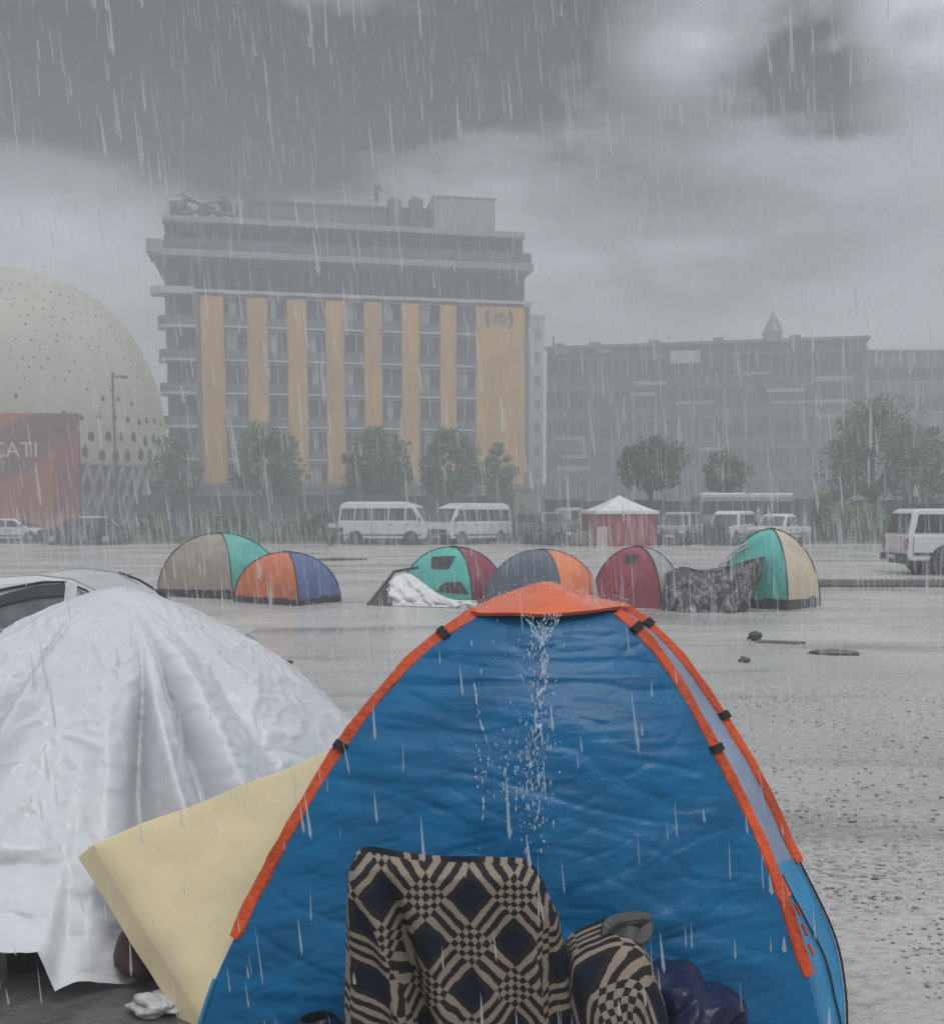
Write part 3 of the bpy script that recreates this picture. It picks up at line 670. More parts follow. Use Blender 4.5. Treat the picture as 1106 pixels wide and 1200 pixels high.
def vehicle(name, label, cat, loc, rz, Lh, Wd, lower, green, wins, body, wheels, r, tum=.14, group=None, roof=None, roofz=None, windscreen=None, rearwin=None, belt=None, rack=False, spare=False, arch=True, front=None, bumper=None):
    e = empty(name, loc, rz, label, cat, group); hw = Wd / 2
    zb, zr = min(z for x, z in green), max(z for x, z in green)
    gw = lambda z: hw - .03 - tum * max(0, min(1, (z - zb) / (zr - zb)))
    b = MB(); b.prism(lower, -hw, hw)
    obj('body', b, body, e, bevel=.05)
    c = MB(); c.prism(green, 0, 0, hw=gw); obj('cabin', c, body, e, bevel=.05)
    for q in wins:
        for s_ in (-1, 1):
            p = [(x, s_ * (gw(z) + .0), z) for x, z in q]; m = MB(); quad_panel(m, p, (0, s_, 0)); obj('side_window', m, M_glass, e)
    for nm, seg, dr in (('windscreen', windscreen, -1), ('rear_window', rearwin, 1)):
        if seg:
            (xa, za), (xb, zb2) = seg; m = MB(); quad_panel(m, [(xa, -gw(za) + .1, za), (xa, gw(za) - .1, za), (xb, gw(zb2) - .1, zb2), (xb, -gw(zb2) + .1, zb2)], (dr, 0, 0.2)); obj(nm, m, M_glass, e)
            if nm == 'windscreen':
                m = MB()
                for y in (-.35, .3): m.tube([(xa - .02, y, za + .02), (lerp(xa, xb, .75) - .03, y + .25, lerp(za, zb2, .75))], .012, 4)
                obj('wiper', m, M_black, e)
    m = MB()   # panel gaps, sills, arches
    x0, x1 = min(x for x, z in lower), max(x for x, z in lower); zl0 = min(z for x, z in lower)
    bz = belt or zb
    for x in sorted(set([q[0][0] - .04 for q in wins] + [q[1][0] + .04 for q in wins])):
        for s_ in (-1, 1): m.box(x - .008, x + .008, s_ * hw - .003, s_ * hw + .004, zl0 + .12, bz - .02)
    for s_ in (-1, 1): m.box(x0 + .3, x1 - .2, s_ * (hw + .001), s_ * (hw + .02), zl0 + .16, zl0 + .24); 
    m.box(x0 + .15, x1 - .15, -hw + .08, hw - .08, zl0 - .12, zl0 + .02)
    obj('trim', m, M_black, e)
    if arch:
        for wx in wheels:
            for s_ in (-1, 1):
                m = MB(); m.cyl((wx, s_ * (hw - .12), r + .02), (0, 1, 0), r + .075, .255, 24); obj('wheel_arch', m, M_dark, e)
    for wx in wheels:
        for s_ in (-1, 1): wheel(e, wx, s_ * (hw - .095), r)
    fz = front or (zl0 + .35)
    for s_ in (-1, 1):
        m = MB(); m.box(x0 - .03, x0 + .06, s_ * (hw - .32), s_ * (hw - .08), fz, fz + .17); obj('headlight', m, M_amber, e, bevel=.02)
        m = MB(); m.box(x1 - .06, x1 + .025, s_ * (hw - .16), s_ * (hw - .01), fz + .02, fz + .35); obj('tail_light', m, M_red_l, e, bevel=.01)
        m = MB(); fx = green[0][0] + .25; m.box(fx - .08, fx + .04, s_ * (hw + .03), s_ * (hw + .2), zb + .05, zb + .27); obj('mirror', m, M_black, e, bevel=.03)
    m = MB(); m.box(x0 - .035, x0 + .04, -hw + .36, hw - .36, fz - .02, fz + .18)
    for k in range(4): m.box(x0 - .05, x0 - .03, -hw + .38, hw - .38, fz + k * .045, fz + k * .045 + .015, 1)
    obj('grille', m, [M_black, M_chrome], e)
    bm_ = bumper or M_black
    m = MB(); m.box(x0 - .09, x0 + .05, -hw + .02, hw - .02, zl0 - .02, zl0 + .22); obj('front_bumper', m, bm_, e, bevel=.03)
    m = MB(); m.box(x1 - .05, x1 + .09, -hw + .02, hw - .02, zl0 - .02, zl0 + .2); obj('rear_bumper', m, bm_, e, bevel=.03)
    m = MB(); m.box(x1 + .092, x1 + .1, -.25, .25, zl0 + .05, zl0 + .16); m.box(x0 - .1, x0 - .092, -.25, .25, zl0 + .05, zl0 + .16); obj('number_plate', m, M_white, e)
    for q in wins[:2]:
        for s_ in (-1, 1):
            m = MB(); m.box(q[1][0] - .22, q[1][0] - .05, s_ * (hw + .003), s_ * (hw + .035), bz - .16, bz - .12); obj('door_handle', m, M_black, e)
    if rack:
        m = MB(); a, b2 = rack; zt = zr + .14; w2 = hw - tum - .1
        for s_ in (-1, 1):
            m.tube([(a, s_ * w2, zt), (b2, s_ * w2, zt), (b2 + .22, s_ * w2 * .95, zr + .02)], .022, 6); m.tube([(a, s_ * w2, zt), (a - .18, s_ * w2 * .95, zr + .02)], .022, 6); m.tube([(a, s_ * w2, zr + .05), (b2, s_ * w2, zr + .05)], .02, 6)
            for k in range(5): x = lerp(a, b2, k / 4); m.tube([(x, s_ * w2, zr), (x, s_ * w2, zt)], .016, 5)
        for k in range(8): x = lerp(a, b2, k / 7); m.tube([(x, -w2, zt - .05), (x, w2, zt - .05)], .016, 5)
        obj('roof_rack', m, M_metal, e)
    if spare:
        m = MB(); m.cyl((x1 + .12, -.15, .95), (1, 0, 0), .35, .2, 22); o = obj('spare_wheel', m, M_dark, e)
    if roof:
        m = MB(); gx = [x for x, z in green if z > zr - .04]; zq = zr - .10
        m.box(min(gx) + .1, max(gx) - .1, -(hw - tum) + .1, (hw - tum) - .1, zr - .02, zr + .05); obj('roof', m, roof, e, bevel=.04)
    return e
M_white = paint('white_paint', (0.66, 0.67, 0.66)); M_whitec = paint('clean_white_paint', (0.62, 0.63, 0.64), .22)
M_silver = paint('silver_paint', (0.33, 0.34, 0.35), .3); M_dkcar = paint('dark_green_paint', (0.035, 0.05, 0.05), .25); M_greyc = paint('grey_paint', (0.12, 0.13, 0.14), .3)
M_wetroof = mat('wet_white_roof', (0.8, 0.81, 0.82), .15, .05, 2)
def gpt(u, v): q = G(u, v); return (q.x, q.y, 0)
# roof-racked white car on the right (front towards +x)
SUVL = [(-2.35, .95), (-2.38, .50), (-2.2, .42), (2.25, .42), (2.36, .52), (2.38, .80), (2.36, 1.18), (-.95, 1.18), (-2.15, 1.10)]
SUVG = [(-1.0, 1.16), (-.55, 1.86), (-.4, 1.95), (2.02, 1.95), (2.18, 1.86), (2.34, 1.16)]
SUVW = [[(-.82, 1.24), (-.02, 1.24), (-.02, 1.78), (-.5, 1.78)], [(.08, 1.24), (.95, 1.24), (.95, 1.78), (.08, 1.78)], [(1.06, 1.24), (2.16, 1.24), (2.02, 1.78), (1.06, 1.78)]]
q = gpt(1046, 672); s_ = 1200 / q[1]
vehicle('parked_car', 'white high estate car with a roof rack, cut by the right edge of the view', 'car', (q[0] + 2.40, q[1], 0), R(180), 4.7, 1.8, SUVL, SUVG, SUVW, M_white, (-1.45, 1.22), .40, rack=(-.1, 1.95), windscreen=((-.98, 1.22), (-.58, 1.80)), rearwin=((2.33, 1.22), (2.2, 1.80)), front=.72)
# minibuses
BUSL = [(-2.62, .95), (-2.66, .45), (-2.5, .36), (2.5, .36), (2.62, .45), (2.62, 1.32), (-2.5, 1.32)]
BUSG = [(-2.5, 1.3), (-1.95, 2.15), (-1.35, 2.36), (2.3, 2.38), (2.5, 2.25), (2.6, 1.3)]
BUSW = [[(-2.2, 1.38), (-1.45, 1.38), (-1.45, 2.05), (-1.8, 2.05)], [(-1.36, 1.38), (-.45, 1.38), (-.45, 2.05), (-1.36, 2.05)], [(-.37, 1.38), (.55, 1.38), (.55, 2.05), (-.37, 2.05)], [(.63, 1.38), (1.55, 1.38), (1.55, 2.05), (.63, 2.05)], [(1.63, 1.38), (2.45, 1.38), (2.4, 2.05), (1.63, 2.05)]]
Dv = GD(638.0)
q = (UX(453, Dv), Dv, 0)
e = vehicle('minibus', 'white minibus seen from the side beside the parked motorbike, left of the other minibus', 'minibus', q, R(166), 5.2, 2.0, BUSL, BUSG, BUSW, M_white, (-1.75, 1.55), .36, tum=.18, roof=M_wetroof, windscreen=((-2.5, 1.36), (-1.98, 2.1)), rearwin=((2.6, 1.4), (2.52, 2.1)), group='minibuses parked side by side', front=.7)
e2 = copy_tree(e); e2.location = (UX(552, Dv + 1), Dv + 1.2, 0); e2.rotation_euler = (0, 0, R(42)); e2.scale = (.93, 1, .97)
e2['label'] = 'white minibus turned to show its sloping windscreen, right of the other minibus'
# boxy off-roaders and pickup
OFL = [(-2.05, 1.05), (-2.1, .5), (-1.95, .42), (2.0, .42), (2.08, .5), (2.08, 1.12), (-.8, 1.12)]
OFG = [(-.85, 1.1), (-.55, 1.75), (-.45, 1.86), (1.9, 1.86), (2.0, 1.78), (2.06, 1.1)]
OFW = [[(-.66, 1.18), (.08, 1.18), (.08, 1.7), (-.42, 1.7)], [(.18, 1.18), (.95, 1.18), (.95, 1.7), (.18, 1.7)], [(1.05, 1.18), (1.9, 1.18), (1.84, 1.7), (1.05, 1.7)]]
kw = dict(windscreen=((-.84, 1.16), (-.58, 1.7)), rearwin=((2.05, 1.18), (2.01, 1.7)), front=.68)
vehicle('off_roader', 'silver boxy off-roader just right of the red canopy tent', 'car', (UX(797, Dv), Dv, 0), R(62), 4.1, 1.75, OFL, OFG, OFW, M_silver, (-1.3, 1.25), .38, **kw)
vehicle('off_roader', 'white-roofed off-roader with black bonnet, between the silver off-roader and the pickup', 'car', (UX(853, Dv), Dv - .5, 0), R(55), 4.1, 1.75, OFL, OFG, OFW, M_white, (-1.3, 1.25), .38, roof=M_wetroof, **kw)
m = MB(); m.box(-2.16, -1.0, -.7, .7, 1.0, 1.16); m.box(-2.24, -2.1, -.75, .75, .45, 1.05)
bn = obj('bonnet_cover', m, M_black, bpy.data.objects['off_roader.001'], bevel=.04)
PKL = [(-2.35, .98), (-2.4, .5), (-2.2, .42), (2.3, .42), (2.4, .5), (2.4, 1.02), (.65, 1.02), (-1.0, 1.06)]
PKG = [(-1.05, 1.04), (-.6, 1.6), (-.45, 1.70), (.5, 1.70), (.62, 1.62), (.72, 1.0)]
PKW = [[(-.85, 1.1), (-.2, 1.1), (-.2, 1.56), (-.5, 1.56)], [(-.1, 1.1), (.58, 1.1), (.5, 1.56), (-.1, 1.56)]]
vehicle('pickup_truck', 'white pickup truck, rightmost vehicle in the far row before the shrubs', 'pickup', (UX(912, Dv), Dv - .2, 0), R(48), 4.8, 1.75, PKL, PKG, PKW, M_white, (-1.5, 1.4), .37, windscreen=((-1.04, 1.1), (-.62, 1.6)), rearwin=((.7, 1.1), (.63, 1.58)), front=.66, roof=M_wetroof)
vehicle('pickup_truck', 'pale high pickup cab peeping over the dark grey car left of the red canopy', 'pickup', (UX(668, Dv + 4), Dv + 4, 0), R(215), 4.8, 1.75, [(x, z + .25) for x, z in PKL], [(x, z * 1.08 + .22) for x, z in PKG], [[(x, z * 1.08 + .22) for x, z in q_] for q_ in PKW], M_silver, (-1.5, 1.4), .42, windscreen=((-1.04, 1.42), (-.62, 1.95)), front=.9, roof=M_wetroof)
CRL = [(-2.1, .75), (-2.12, .35), (-1.95, .26), (1.95, .26), (2.1, .35), (2.12, .92), (1.5, .95), (-1.1, .93), (-1.9, .82)]
CRG = [(-1.15, .92), (-.5, 1.38), (-.2, 1.45), (1.1, 1.45), (1.5, 1.36), (2.0, .93)]
CRW = [[(-.88, .98), (.02, .98), (.02, 1.34), (-.38, 1.34)], [(.1, .98), (.95, .98), (.95, 1.36), (.1, 1.36)], [(1.02, .98), (1.75, .98), (1.35, 1.3), (1.02, 1.35)]]
kc = dict(windscreen=((-1.12, .98), (-.55, 1.38)), rearwin=((1.98, .98), (1.55, 1.36)), front=.5)
vehicle('parked_car', 'dark grey car parked left of the red canopy with fogged windows', 'car', (UX(641, Dv), Dv, 0), R(120), 4.2, 1.8, [(x, z + .15) for x, z in OFL], OFG, OFW, M_greyc, (-1.3, 1.25), .36, **kw)
vehicle('parked_car', 'small white car at the far left edge of the far row', 'car', (UX(8, Dv + 2), Dv + 2.5, 0), R(186), 4.2, 1.7, CRL, CRG, CRW, M_whitec, (-1.3, 1.3), .31, **kc)
vehicle('parked_car', 'dark green estate car with wet white roof below the street lamp', 'car', (UX(97, Dv), Dv, 0), R(4), 4.7, 1.8, [(x * 1.1, z + .06) for x, z in CRL], [(x * 1.12 + .1, z + .08) for x, z in CRG], [[(x * 1.12 + .1, z + .08) for x, z in q_] for q_ in CRW], M_dkcar, (-1.5, 1.45), .33, windscreen=((-1.18, 1.06), (-.55, 1.46)), rearwin=((2.3, 1.06), (1.84, 1.44)), front=.55, roof=M_wetroof)  # white roof panel set on the dark green body
# near white car half hidden behind the white tarpaulin
Dc = 9.4
def near_car():
    x1 = UX(292, Dc); zs = .955
    NL = [(-2.35, .75), (-2.4, .3), (-2.2, .2), (1.6, .2), (1.78, .32), (1.82, .55), (1.78, .70), (1.2, .80), (-1.1, .90), (-2.15, .78)]
    NG = [(-1.35, .88), (-.80, 1.16), (-.4, 1.29), (-.1, 1.345), (.2, 1.365), (.5, 1.325), (.74, 1.20), (.93, 1.03), (1.10, .86)]
    e = empty('parked_car', (x1 - 1.93, Dc, 0), 0, 'near white saloon car with dark wind deflector, half hidden by the white tarpaulin', 'car')
    e.scale = (1, 1, .955)
    hw = .86; gw = lambda z: hw - .04 - .20 * max(0, min(1, (z - .9) / .485))
    b = MB(); b.prism(NL, -hw, hw); obj('body', b, M_whitec, e, bevel=.07)
    c = MB(); c.prism(NG, 0, 0, hw=gw); obj('cabin', c, M_whitec, e, bevel=.06, smooth=False)
    M_tint = mat('tinted_deflector', (0.045, 0.045, 0.047), .12, .35, 9, bump=.25, bscale=60)
    M_g2 = mat('rainy_car_glass', (0.13, 0.145, 0.155), .12, .35, 5, bump=.15, bscale=50)
    for s_ in (-1, 1):
        def poly(pts, off, mt, nm, th=.01):
            p = [(x, s_ * (gw(z) + off), z) for x, z in pts]; k = len(p); m = MB()
            m.add(p + [(x, y + s_ * th, z) for x, y, z in p], [tuple(range(k)), tuple(reversed(range(k, 2 * k)))] + [(i, (i + 1) % k, k + (i + 1) % k, k + i) for i in range(k)]); return obj(nm, m, mt, e)
        poly([(-.95, .92), (.50, .92), (.49, 1.30), (.25, 1.27), (.03, 1.215), (-.4, 1.07)], .003, M_g2, 'side_window')
        poly([(.63, .92), (.98, .92), (.92, 1.0), (.82, 1.10), (.72, 1.18), (.62, 1.24)], .003, M_g2, 'side_window')
        poly([(-.62, .94), (-.4, 1.02), (.03, 1.13), (.25, 1.18), (.495, 1.20), (.49, 1.305), (.25, 1.28), (.03, 1.225), (-.4, 1.08), (-.75, .95)], .03, M_tint, 'wind_deflector', .008)
        poly([(.63, 1.17), (.78, 1.085), (.90, .98), (.93, .99), (.80, 1.11), (.63, 1.195)], .02, M_black, 'window_seal', .008)
        poly([(.51, .92), (.62, .92), (.60, 1.30), (.50, 1.32)], .02, M_whitec, 'door_pillar', .012)
        m = MB(); pts = [(-1.1, .94), (-.8, 1.07), (-.4, 1.16), (.03, 1.255), (.3, 1.305), (.5, 1.305), (.68, 1.23), (.84, 1.11), (1.02, .93)]
        m.tube([(x, s_ * (gw(z) + .012), z + .008) for x, z in pts], .012, 6); obj('drip_rail', m, M_black, e)
        m = MB(); m.tube([(-.7, s_ * .52, 1.20), (-.2, s_ * .54, 1.335), (.2, s_ * .54, 1.37), (.5, s_ * .54, 1.33), (.72, s_ * .52, 1.215)], .008, 6); obj('roof_seam', m, M_silver, e)
        m = MB(); m.box(1.74, 1.84, s_ * .5, s_ * .83, .42, .54); obj('tail_light', m, M_red_l, e, bevel=.03)
        m = MB(); m.box(-2.23, -2.05, s_ * .45, s_ * .8, .55, .7); obj('headlight', m, M_amber, e, bevel=.03)
        for wx in (-1.3, 1.3):
            m = MB(); m.cyl((wx, s_ * (hw - .12), .31), (0, 1, 0), .37, .26, 24); obj('wheel_arch', m, M_dark, e); wheel(e, wx, s_ * (hw - .09), .30)
        m = MB(); m.box(-.95, -.8, s_ * (hw + .02), s_ * (hw + .2), .95, 1.1); obj('mirror', m, M_whitec, e, bevel=.04)
        m = MB(); m.box(.0, .2, s_ * (hw + .003), s_ * (hw + .03), .80, .83); obj('door_handle', m, M_whitec, e)
        m = MB()
        for x in (-1.05, .33, 1.2): m.box(x - .006, x + .006, s_ * hw - .003, s_ * hw + .004, .3, .9)
        obj('trim', m, M_black, e)
    m = MB(); quad_panel(m, [(1.09, -.6, .88), (1.09, .6, .88), (.84, .5, 1.115), (.84, -.5, 1.115)], (1, 0, .5)); obj('rear_window', m, M_g2, e)
    m = MB(); quad_panel(m, [(-1.2, -.66, .93), (-1.2, .66, .93), (-.55, .52, 1.26), (-.55, -.52, 1.26)], (-1, 0, .5)); obj('windscreen', m, M_g2, e)
    m = MB(); m.box(1.6, 1.8, -.62, .62, .71, .735); m.box(1.72, 1.84, -.66, .66, .72, .75); obj('boot_spoiler', m, M_whitec, e, bevel=.01)
near_car()
# pale coach roof behind the far row
e = empty('coach', (UX(870, 63), 63.2, 0), R(2), 'long pale coach showing only its roof and windows behind the white-roofed cars', 'bus')
m = MB(); m.box(-2.9, 2.9, -1.1, 1.1, .5, 2.9); obj('body', m, M_silver, e, bevel=.15)
m = MB(); m.box(-2.8, -.1, -1.0, 1.0, 2.86, 3.0); m.box(.2, 2.8, -1.0, 1.0, 2.86, 2.98); obj('roof', m, M_wetroof, e, bevel=.05)
for k in range(6): m = MB(); m.box(-2.7 + k * .92, -1.87 + k * .92, -1.125, -1.103, 1.7, 2.5); obj('side_window', m, M_glass, e)
for x in (-1.9, 1.8):
    for y in (-1, 1): wheel(e, x, y, .45)
# motorbike beside the minibus
e = empty('motorbike', (UX(397, Dv), Dv - .8, 0), R(60), 'small dark motorbike with pale handlebar guard standing left of the minibuses', 'motorbike')
for x in (-.62, .62):
    m = MB(); pts = [(x + .28 * math.cos(a * math.pi / 10), 0, .30 + .28 * math.sin(a * math.pi / 10)) for a in range(21)]; m.tube(pts, .055, 6, caps=False); w_ = obj('wheel', m, M_dark, e)
    m = MB(); m.cyl((x, 0, .3), (0, 1, 0), .15, .05, 12); obj('hub', m, M_metal, w_)
m = MB(); m.tube([(-.62, 0, .3), (-.42, 0, .85), (-.36, 0, 1.05)], .04, 6); m.tube([(.62, 0, .3), (.2, 0, .42), (-.3, 0, .45), (-.42, 0, .8)], .045, 6); m.tube([(-.4, 0, .8), (.3, 0, .72), (.7, 0, .8)], .05, 6); m.box(-.25, .2, -.14, .14, .28, .6); obj('frame', m, M_metal, e)
m = MB(); m.ball((-.12, 0, .82), .2, 2, sc=(1.3, .7, .6)); obj('fuel_tank', m, M_black, e, smooth=True)
m = MB(); m.tube([(.12, 0, .86), (.4, 0, .86), (.75, 0, .93)], [.1, .12, .07], 8); obj('saddle', m, M_black, e)
m = MB(); m.tube([(-.38, -.36, 1.1), (-.4, -.1, 1.05), (-.4, .1, 1.05), (-.38, .36, 1.1)], .025, 6); m.box(-.52, -.4, -.2, .2, .98, 1.22); obj('handlebar', m, M_whitec, e)

# ------------------------------------------------------------------ fabrics
def fabric(name, col, rough=.45, bump=.25, bscale=14, var=.15, wave=0.0, coat=0.15, alpha=1.0, trans=.0, stretch=(1, 1, 1), dirt=0.0, scale=4):
    m = mat(name, col, rough, var, scale, bump=bump, bscale=bscale, coat=coat * .6, stretch=stretch, dirt=dirt, spec=.28)
    return m
F_blue = fabric('blue_tent_cloth', (0.0, 0.115, 0.270), .38, .28, 14, .22, coat=.1, stretch=(1, 1, 2.2))
F_blue2 = fabric('blue_tent_side_cloth', (0.03, 0.22, 0.42), .3, .35, 9, .22, coat=.4, stretch=(1.5, 1, 1))
F_orange = fabric('orange_tent_cloth', (0.80, 0.13, 0.02), .25, .25, 18, .14, coat=.6)
F_orange2 = fabric('orange_sleeve_cloth', (0.56, 0.075, 0.016), .5, .6, 35, .3, coat=.1)
F_greyblue = fabric("grey_translucent_cloth", (0.21, 0.27, 0.38), .3, .3, 10, .25, coat=.4)
F_black = fabric('black_webbing', (0.02, 0.018, 0.02), .7, .3, 60, .2, coat=0)
def cr(pts, n):
    """Catmull-Rom through pts, n samples evenly by length"""
    p = [Vector(q) for q in pts]; p = [p[0] * 2 - p[1]] + p + [p[-1] * 2 - p[-2]]; dense = []
    for i in range(1, len(p) - 2):
        for k in range(24):
            t = k / 24; a, b, c, d = p[i - 1], p[i], p[i + 1], p[i + 2]
            dense.append(.5 * ((2 * b) + (c - a) * t + (2 * a - 5 * b + 4 * c - d) * t * t + (3 * b - a - 3 * c + d) * t ** 3))
    dense.append(p[-2].copy()); ln = [0]
    for i in range(1, len(dense)): ln.append(ln[-1] + (dense[i] - dense[i - 1]).length)
    out = []; j = 0
    for i in range(n):
        s_ = ln[-1] * i / (n - 1)
        while j < len(ln) - 2 and ln[j + 1] < s_: j += 1
        t = (s_ - ln[j]) / max(1e-9, ln[j + 1] - ln[j]); out.append(dense[j].lerp(dense[j + 1], min(1, t)))
    return out
def samp(c, t):
    t = max(0, min(1, t)) * (len(c) - 1); i = min(int(t), len(c) - 2); return c[i].lerp(c[i + 1], t - i)

# ------------------------------------------------------------------ big blue tent with orange poles
NA = 61
AL = cr([P(*q) for q in [(228, 1224, 3.42), (248, 1160, 3.48), (272, 1105, 3.53), (330, 990, 3.63), (402, 872, 3.74), (470, 786, 3.85), (522, 741, 3.92), (560, 717, 3.98)]], NA)
AR = cr([P(*q) for q in [(968, 1236, 3.38), (945, 1140, 3.46), (897, 1000, 3.59), (838, 878, 3.72), (785, 785, 3.86), (748, 739, 3.92), (722, 717, 3.96)]], NA)
BR = cr([P(*q) for q in [(990, 1224, 3.46), (988, 1160, 3.60), (974, 1092, 3.73), (930, 1000, 3.88), (888, 910, 4.01), (845, 838, 4.12), (795, 768, 4.22), (752, 727, 4.29), (722, 708, 4.33)]], NA)
base_c = (AL[0] + AR[0]) / 2 + Vector((0, .9, 0)); base_c.z = 0
T = empty('dome_tent', base_c, 0, 'large blue dome tent with orange pole sleeves and orange roof cap in the foreground', 'tent')
def wr(p, amp, sc, off=0.0):
    return (mn.noise(Vector((p.x * sc[0], p.y * sc[1] + off, p.z * sc[2]))) + .5 * mn.noise(Vector((p.x * sc[0] * 2.1, p.y * sc[1] * 2.1 + off, p.z * sc[2] * 2.1 + 7)))) * amp
def front(s_, t):
    a, b = samp(AL, t), samp(AR, t); p = a.lerp(b, s_)
    e_ = math.sin(math.pi * s_) ** .6; bell = math.sin(math.pi * min(1, t * .95 + .02)) ** .7
    p.y -= .10 * e_ * bell
    # fabric pulled from the poles: fine horizontal creases high up, loose slanting folds low down
    hi = max(0, min(1, (t - .40) / .4)); lo = 1 - hi
    q = 0.0
    q += wr(p, .008, (1.3, 1, 16)) * (.35 + .65 * hi)
    q += wr(p + Vector((0, 0, p.x * .35)), .030, (.8, 1, 3.0), 5) * (.3 + .7 * lo)
    rp = Vector((p.x * .8 + p.z * .7, 0, p.z * .8 - p.x * .55)); q += wr(rp, .008, (2.0, 1, 6), 9) * lo
    q += .005 * (1 - min(1, abs(mn.noise(Vector((p.x * 1.3 + 4, 1, p.z * 5.5 + p.x * 1.2)))) * 7)) + .003 * (1 - min(1, abs(mn.noise(Vector((p.x * 3.1 - p.z * 1.4, 6, p.z * 7.5)))) * 7))
    q += .003 * (1 - min(1, abs(mn.noise(Vector((p.x * 5 + p.z * 2, 16, p.z * 12 - p.x * 4)))) * 5)) * lo
    edge = min(s_, 1 - s_) * 6; q += .010 * mn.noise(Vector((p.z * 16, s_ * 3, 2))) * math.exp(-edge)
    p.y += q * min(1, min(s_, 1 - s_) * 14) * min(1, (1 - t) * 12 + .1); return p
m = MB(); m.grid(front, 170, 220); obj('front_panel', m, F_blue, T, smooth=True, world=True, fixn=False)
# orange roof cap
APX = P(641, 682, 4.38)
capF = cr([P(*q) for q in [(552, 716, 3.955), (566, 718.5, 3.93), (600, 718, 3.88), (640, 719.5, 3.87), (690, 715.5, 3.90), (722, 711, 3.94), (737, 711, 3.97)]], 41)
capB = cr([P(*q) for q in [(557, 712, 4.10), (580, 700, 4.25), (610, 689, 4.36), (640, 681, 4.40), (668, 688, 4.40), (700, 700, 4.36), (737, 708, 4.30)]], 41)
def capf(s_, t):
    p = samp(capF, s_).lerp(samp(capB, s_), t); p.z += .010 * math.sin(math.pi * t) * math.sin(math.pi * s_) ** .5
    p.z += wr(p, .006, (9, 5, 3)) * math.sin(math.pi * t) ** .5
    rdg = abs(s_ - .62); p.z += .012 * math.exp(-rdg * 22) * math.sin(math.pi * t); return p
m = MB(); m.grid(capf, 70, 26)
m.grid(lambda i, j: samp(capF, i) + Vector((0, .004 + .01 * j, -.012 * j - .001)), 60, 2)   # folded hem
def capr(s_, t):   # rear slope of the cap
    p = samp(capB, s_).copy(); q = p + Vector(((s_ - .5) * .25, .45, -.16)); r_ = p.lerp(q, t); r_.z += .03 * math.sin(math.pi * t); return r_
m.grid(capr, 40, 8); obj('roof_cap', m, F_orange, T, smooth=True, world=True, fixn=False)
# right side strip between the two poles
def strip_f(s_, t):
    a, b = samp(AR, t), samp(BR, t); p = a.lerp(b, s_); d_ = (b - a).normalized(); n_ = Vector((1, -.4, .3)).normalized()
    return p - n_ * (.035 * math.sin(math.pi * s_)) * min(1, t * 3 + .3) + n_ * wr(p, .012, (3, 3, 7), 3) * math.sin(math.pi * s_)
m = MB(); m.grid(lambda i, j: strip_f(i, .36 + j * .64), 10, 70, 0); obj('side_panel', m, F_greyblue, T, smooth=True, world=True, fixn=False)
m = MB(); m.grid(lambda i, j: strip_f(i, j * .361), 16, 40, 0); obj('side_panel', m, F_blue2, T, smooth=True, world=True, fixn=False)
m = MB(); m.grid(lambda i, j: strip_f(.12 + i * (.45 - j * .25), .30 + j * .24) + Vector((.006, -.012, .0)), 6, 20, 0); obj('orange_patch', m, F_orange, T, smooth=True, world=True, fixn=False)  # tapering orange patch laid over the side strip
# rear of the tent
def rear(s_, t):
    a, b = samp(BR, t), samp(AL, t) ; a = a.lerp(samp(AR, t), 0); k = (1 - t ** 1.6); mid_ = (a + b) / 2 + Vector((0.0, 2.9 * k + .35, 0)); mid_.z = (a.z + b.z) / 2 + (.10 * (1 - k)); c1 = a + Vector((.25 * k, .9 * k, 0)); 
    p = (1 - s_) ** 2 * a + 2 * s_ * (1 - s_) * mid_ + s_ ** 2 * b; return p + Vector((0, 1, 0)) * wr(p, .02, (2, 2, 4), 8) * math.sin(math.pi * s_)
m = MB(); m.grid(rear, 40, 50); m.grid(lambda i, j: rear(i, 1).lerp(APX + Vector((0, .1, -.015)), j), 30, 4); obj('rear_panel', m, F_blue2, T, smooth=True, world=True, fixn=False)
# pole sleeves (flat bands sewn over the poles), poles, piping, clips
def sleeve(c, t0, t1, nv, w_, nm='pole_sleeve', mt=None, lift=.012):
    k = 46; pts = [samp(c, t0 + (t1 - t0) * i / (k - 1)) + Vector(nv) * lift * .6 for i in range(k)]; ww = [w_ * (1 + .22 * mn.noise(Vector((i * .5, w_ * 50, 0)))) * (.8 if i in (0, k - 1) else 1) for i in range(k)]
    m = MB(); m.strip(pts, lambda i: Vector(nv) + Vector((.25 * mn.noise(Vector((i * .35, 5, w_ * 30))), 0, 0)), ww, .010); return obj(nm, m, mt or F_orange2, T, smooth=False, world=True)
sleeve(AL, .20, 1.0, (-.25, -.9, .3), .050); sleeve(AR, .15, 1.0, (.3, -.9, .3), .050); sleeve(BR, .35, 1.0, (.62, -.7, .3), .056)
m = MB(); m.tube([samp(BR, i / 20 * .36) + Vector((.006, -.006, 0)) for i in range(21)], .005, 6); obj('piping', m, F_black, T, world=True)
m = MB(); m.tube([samp(AL, i / 20 * .12) + Vector((-.002, -.006, 0)) for i in range(21)], .008, 6); obj('piping', m, F_blue2, T, world=True)
m = MB(); m.tube([strip_f(.55 + .3 * (1 - i / 20), i / 20 * .34) + Vector((.006, -.006, 0)) for i in range(21)], .004, 5); obj('piping', m, F_black, T, world=True)
def clip(c, t, nv, w_=.060, h_=.03):
    k = 3; pts = [samp(c, t + dt) + Vector(nv).normalized() * .016 for dt in (-.008, 0, .008)]; m = MB(); m.strip(pts, lambda i: nv, w_, .02); obj('pole_clip', m, F_black, T, world=True)
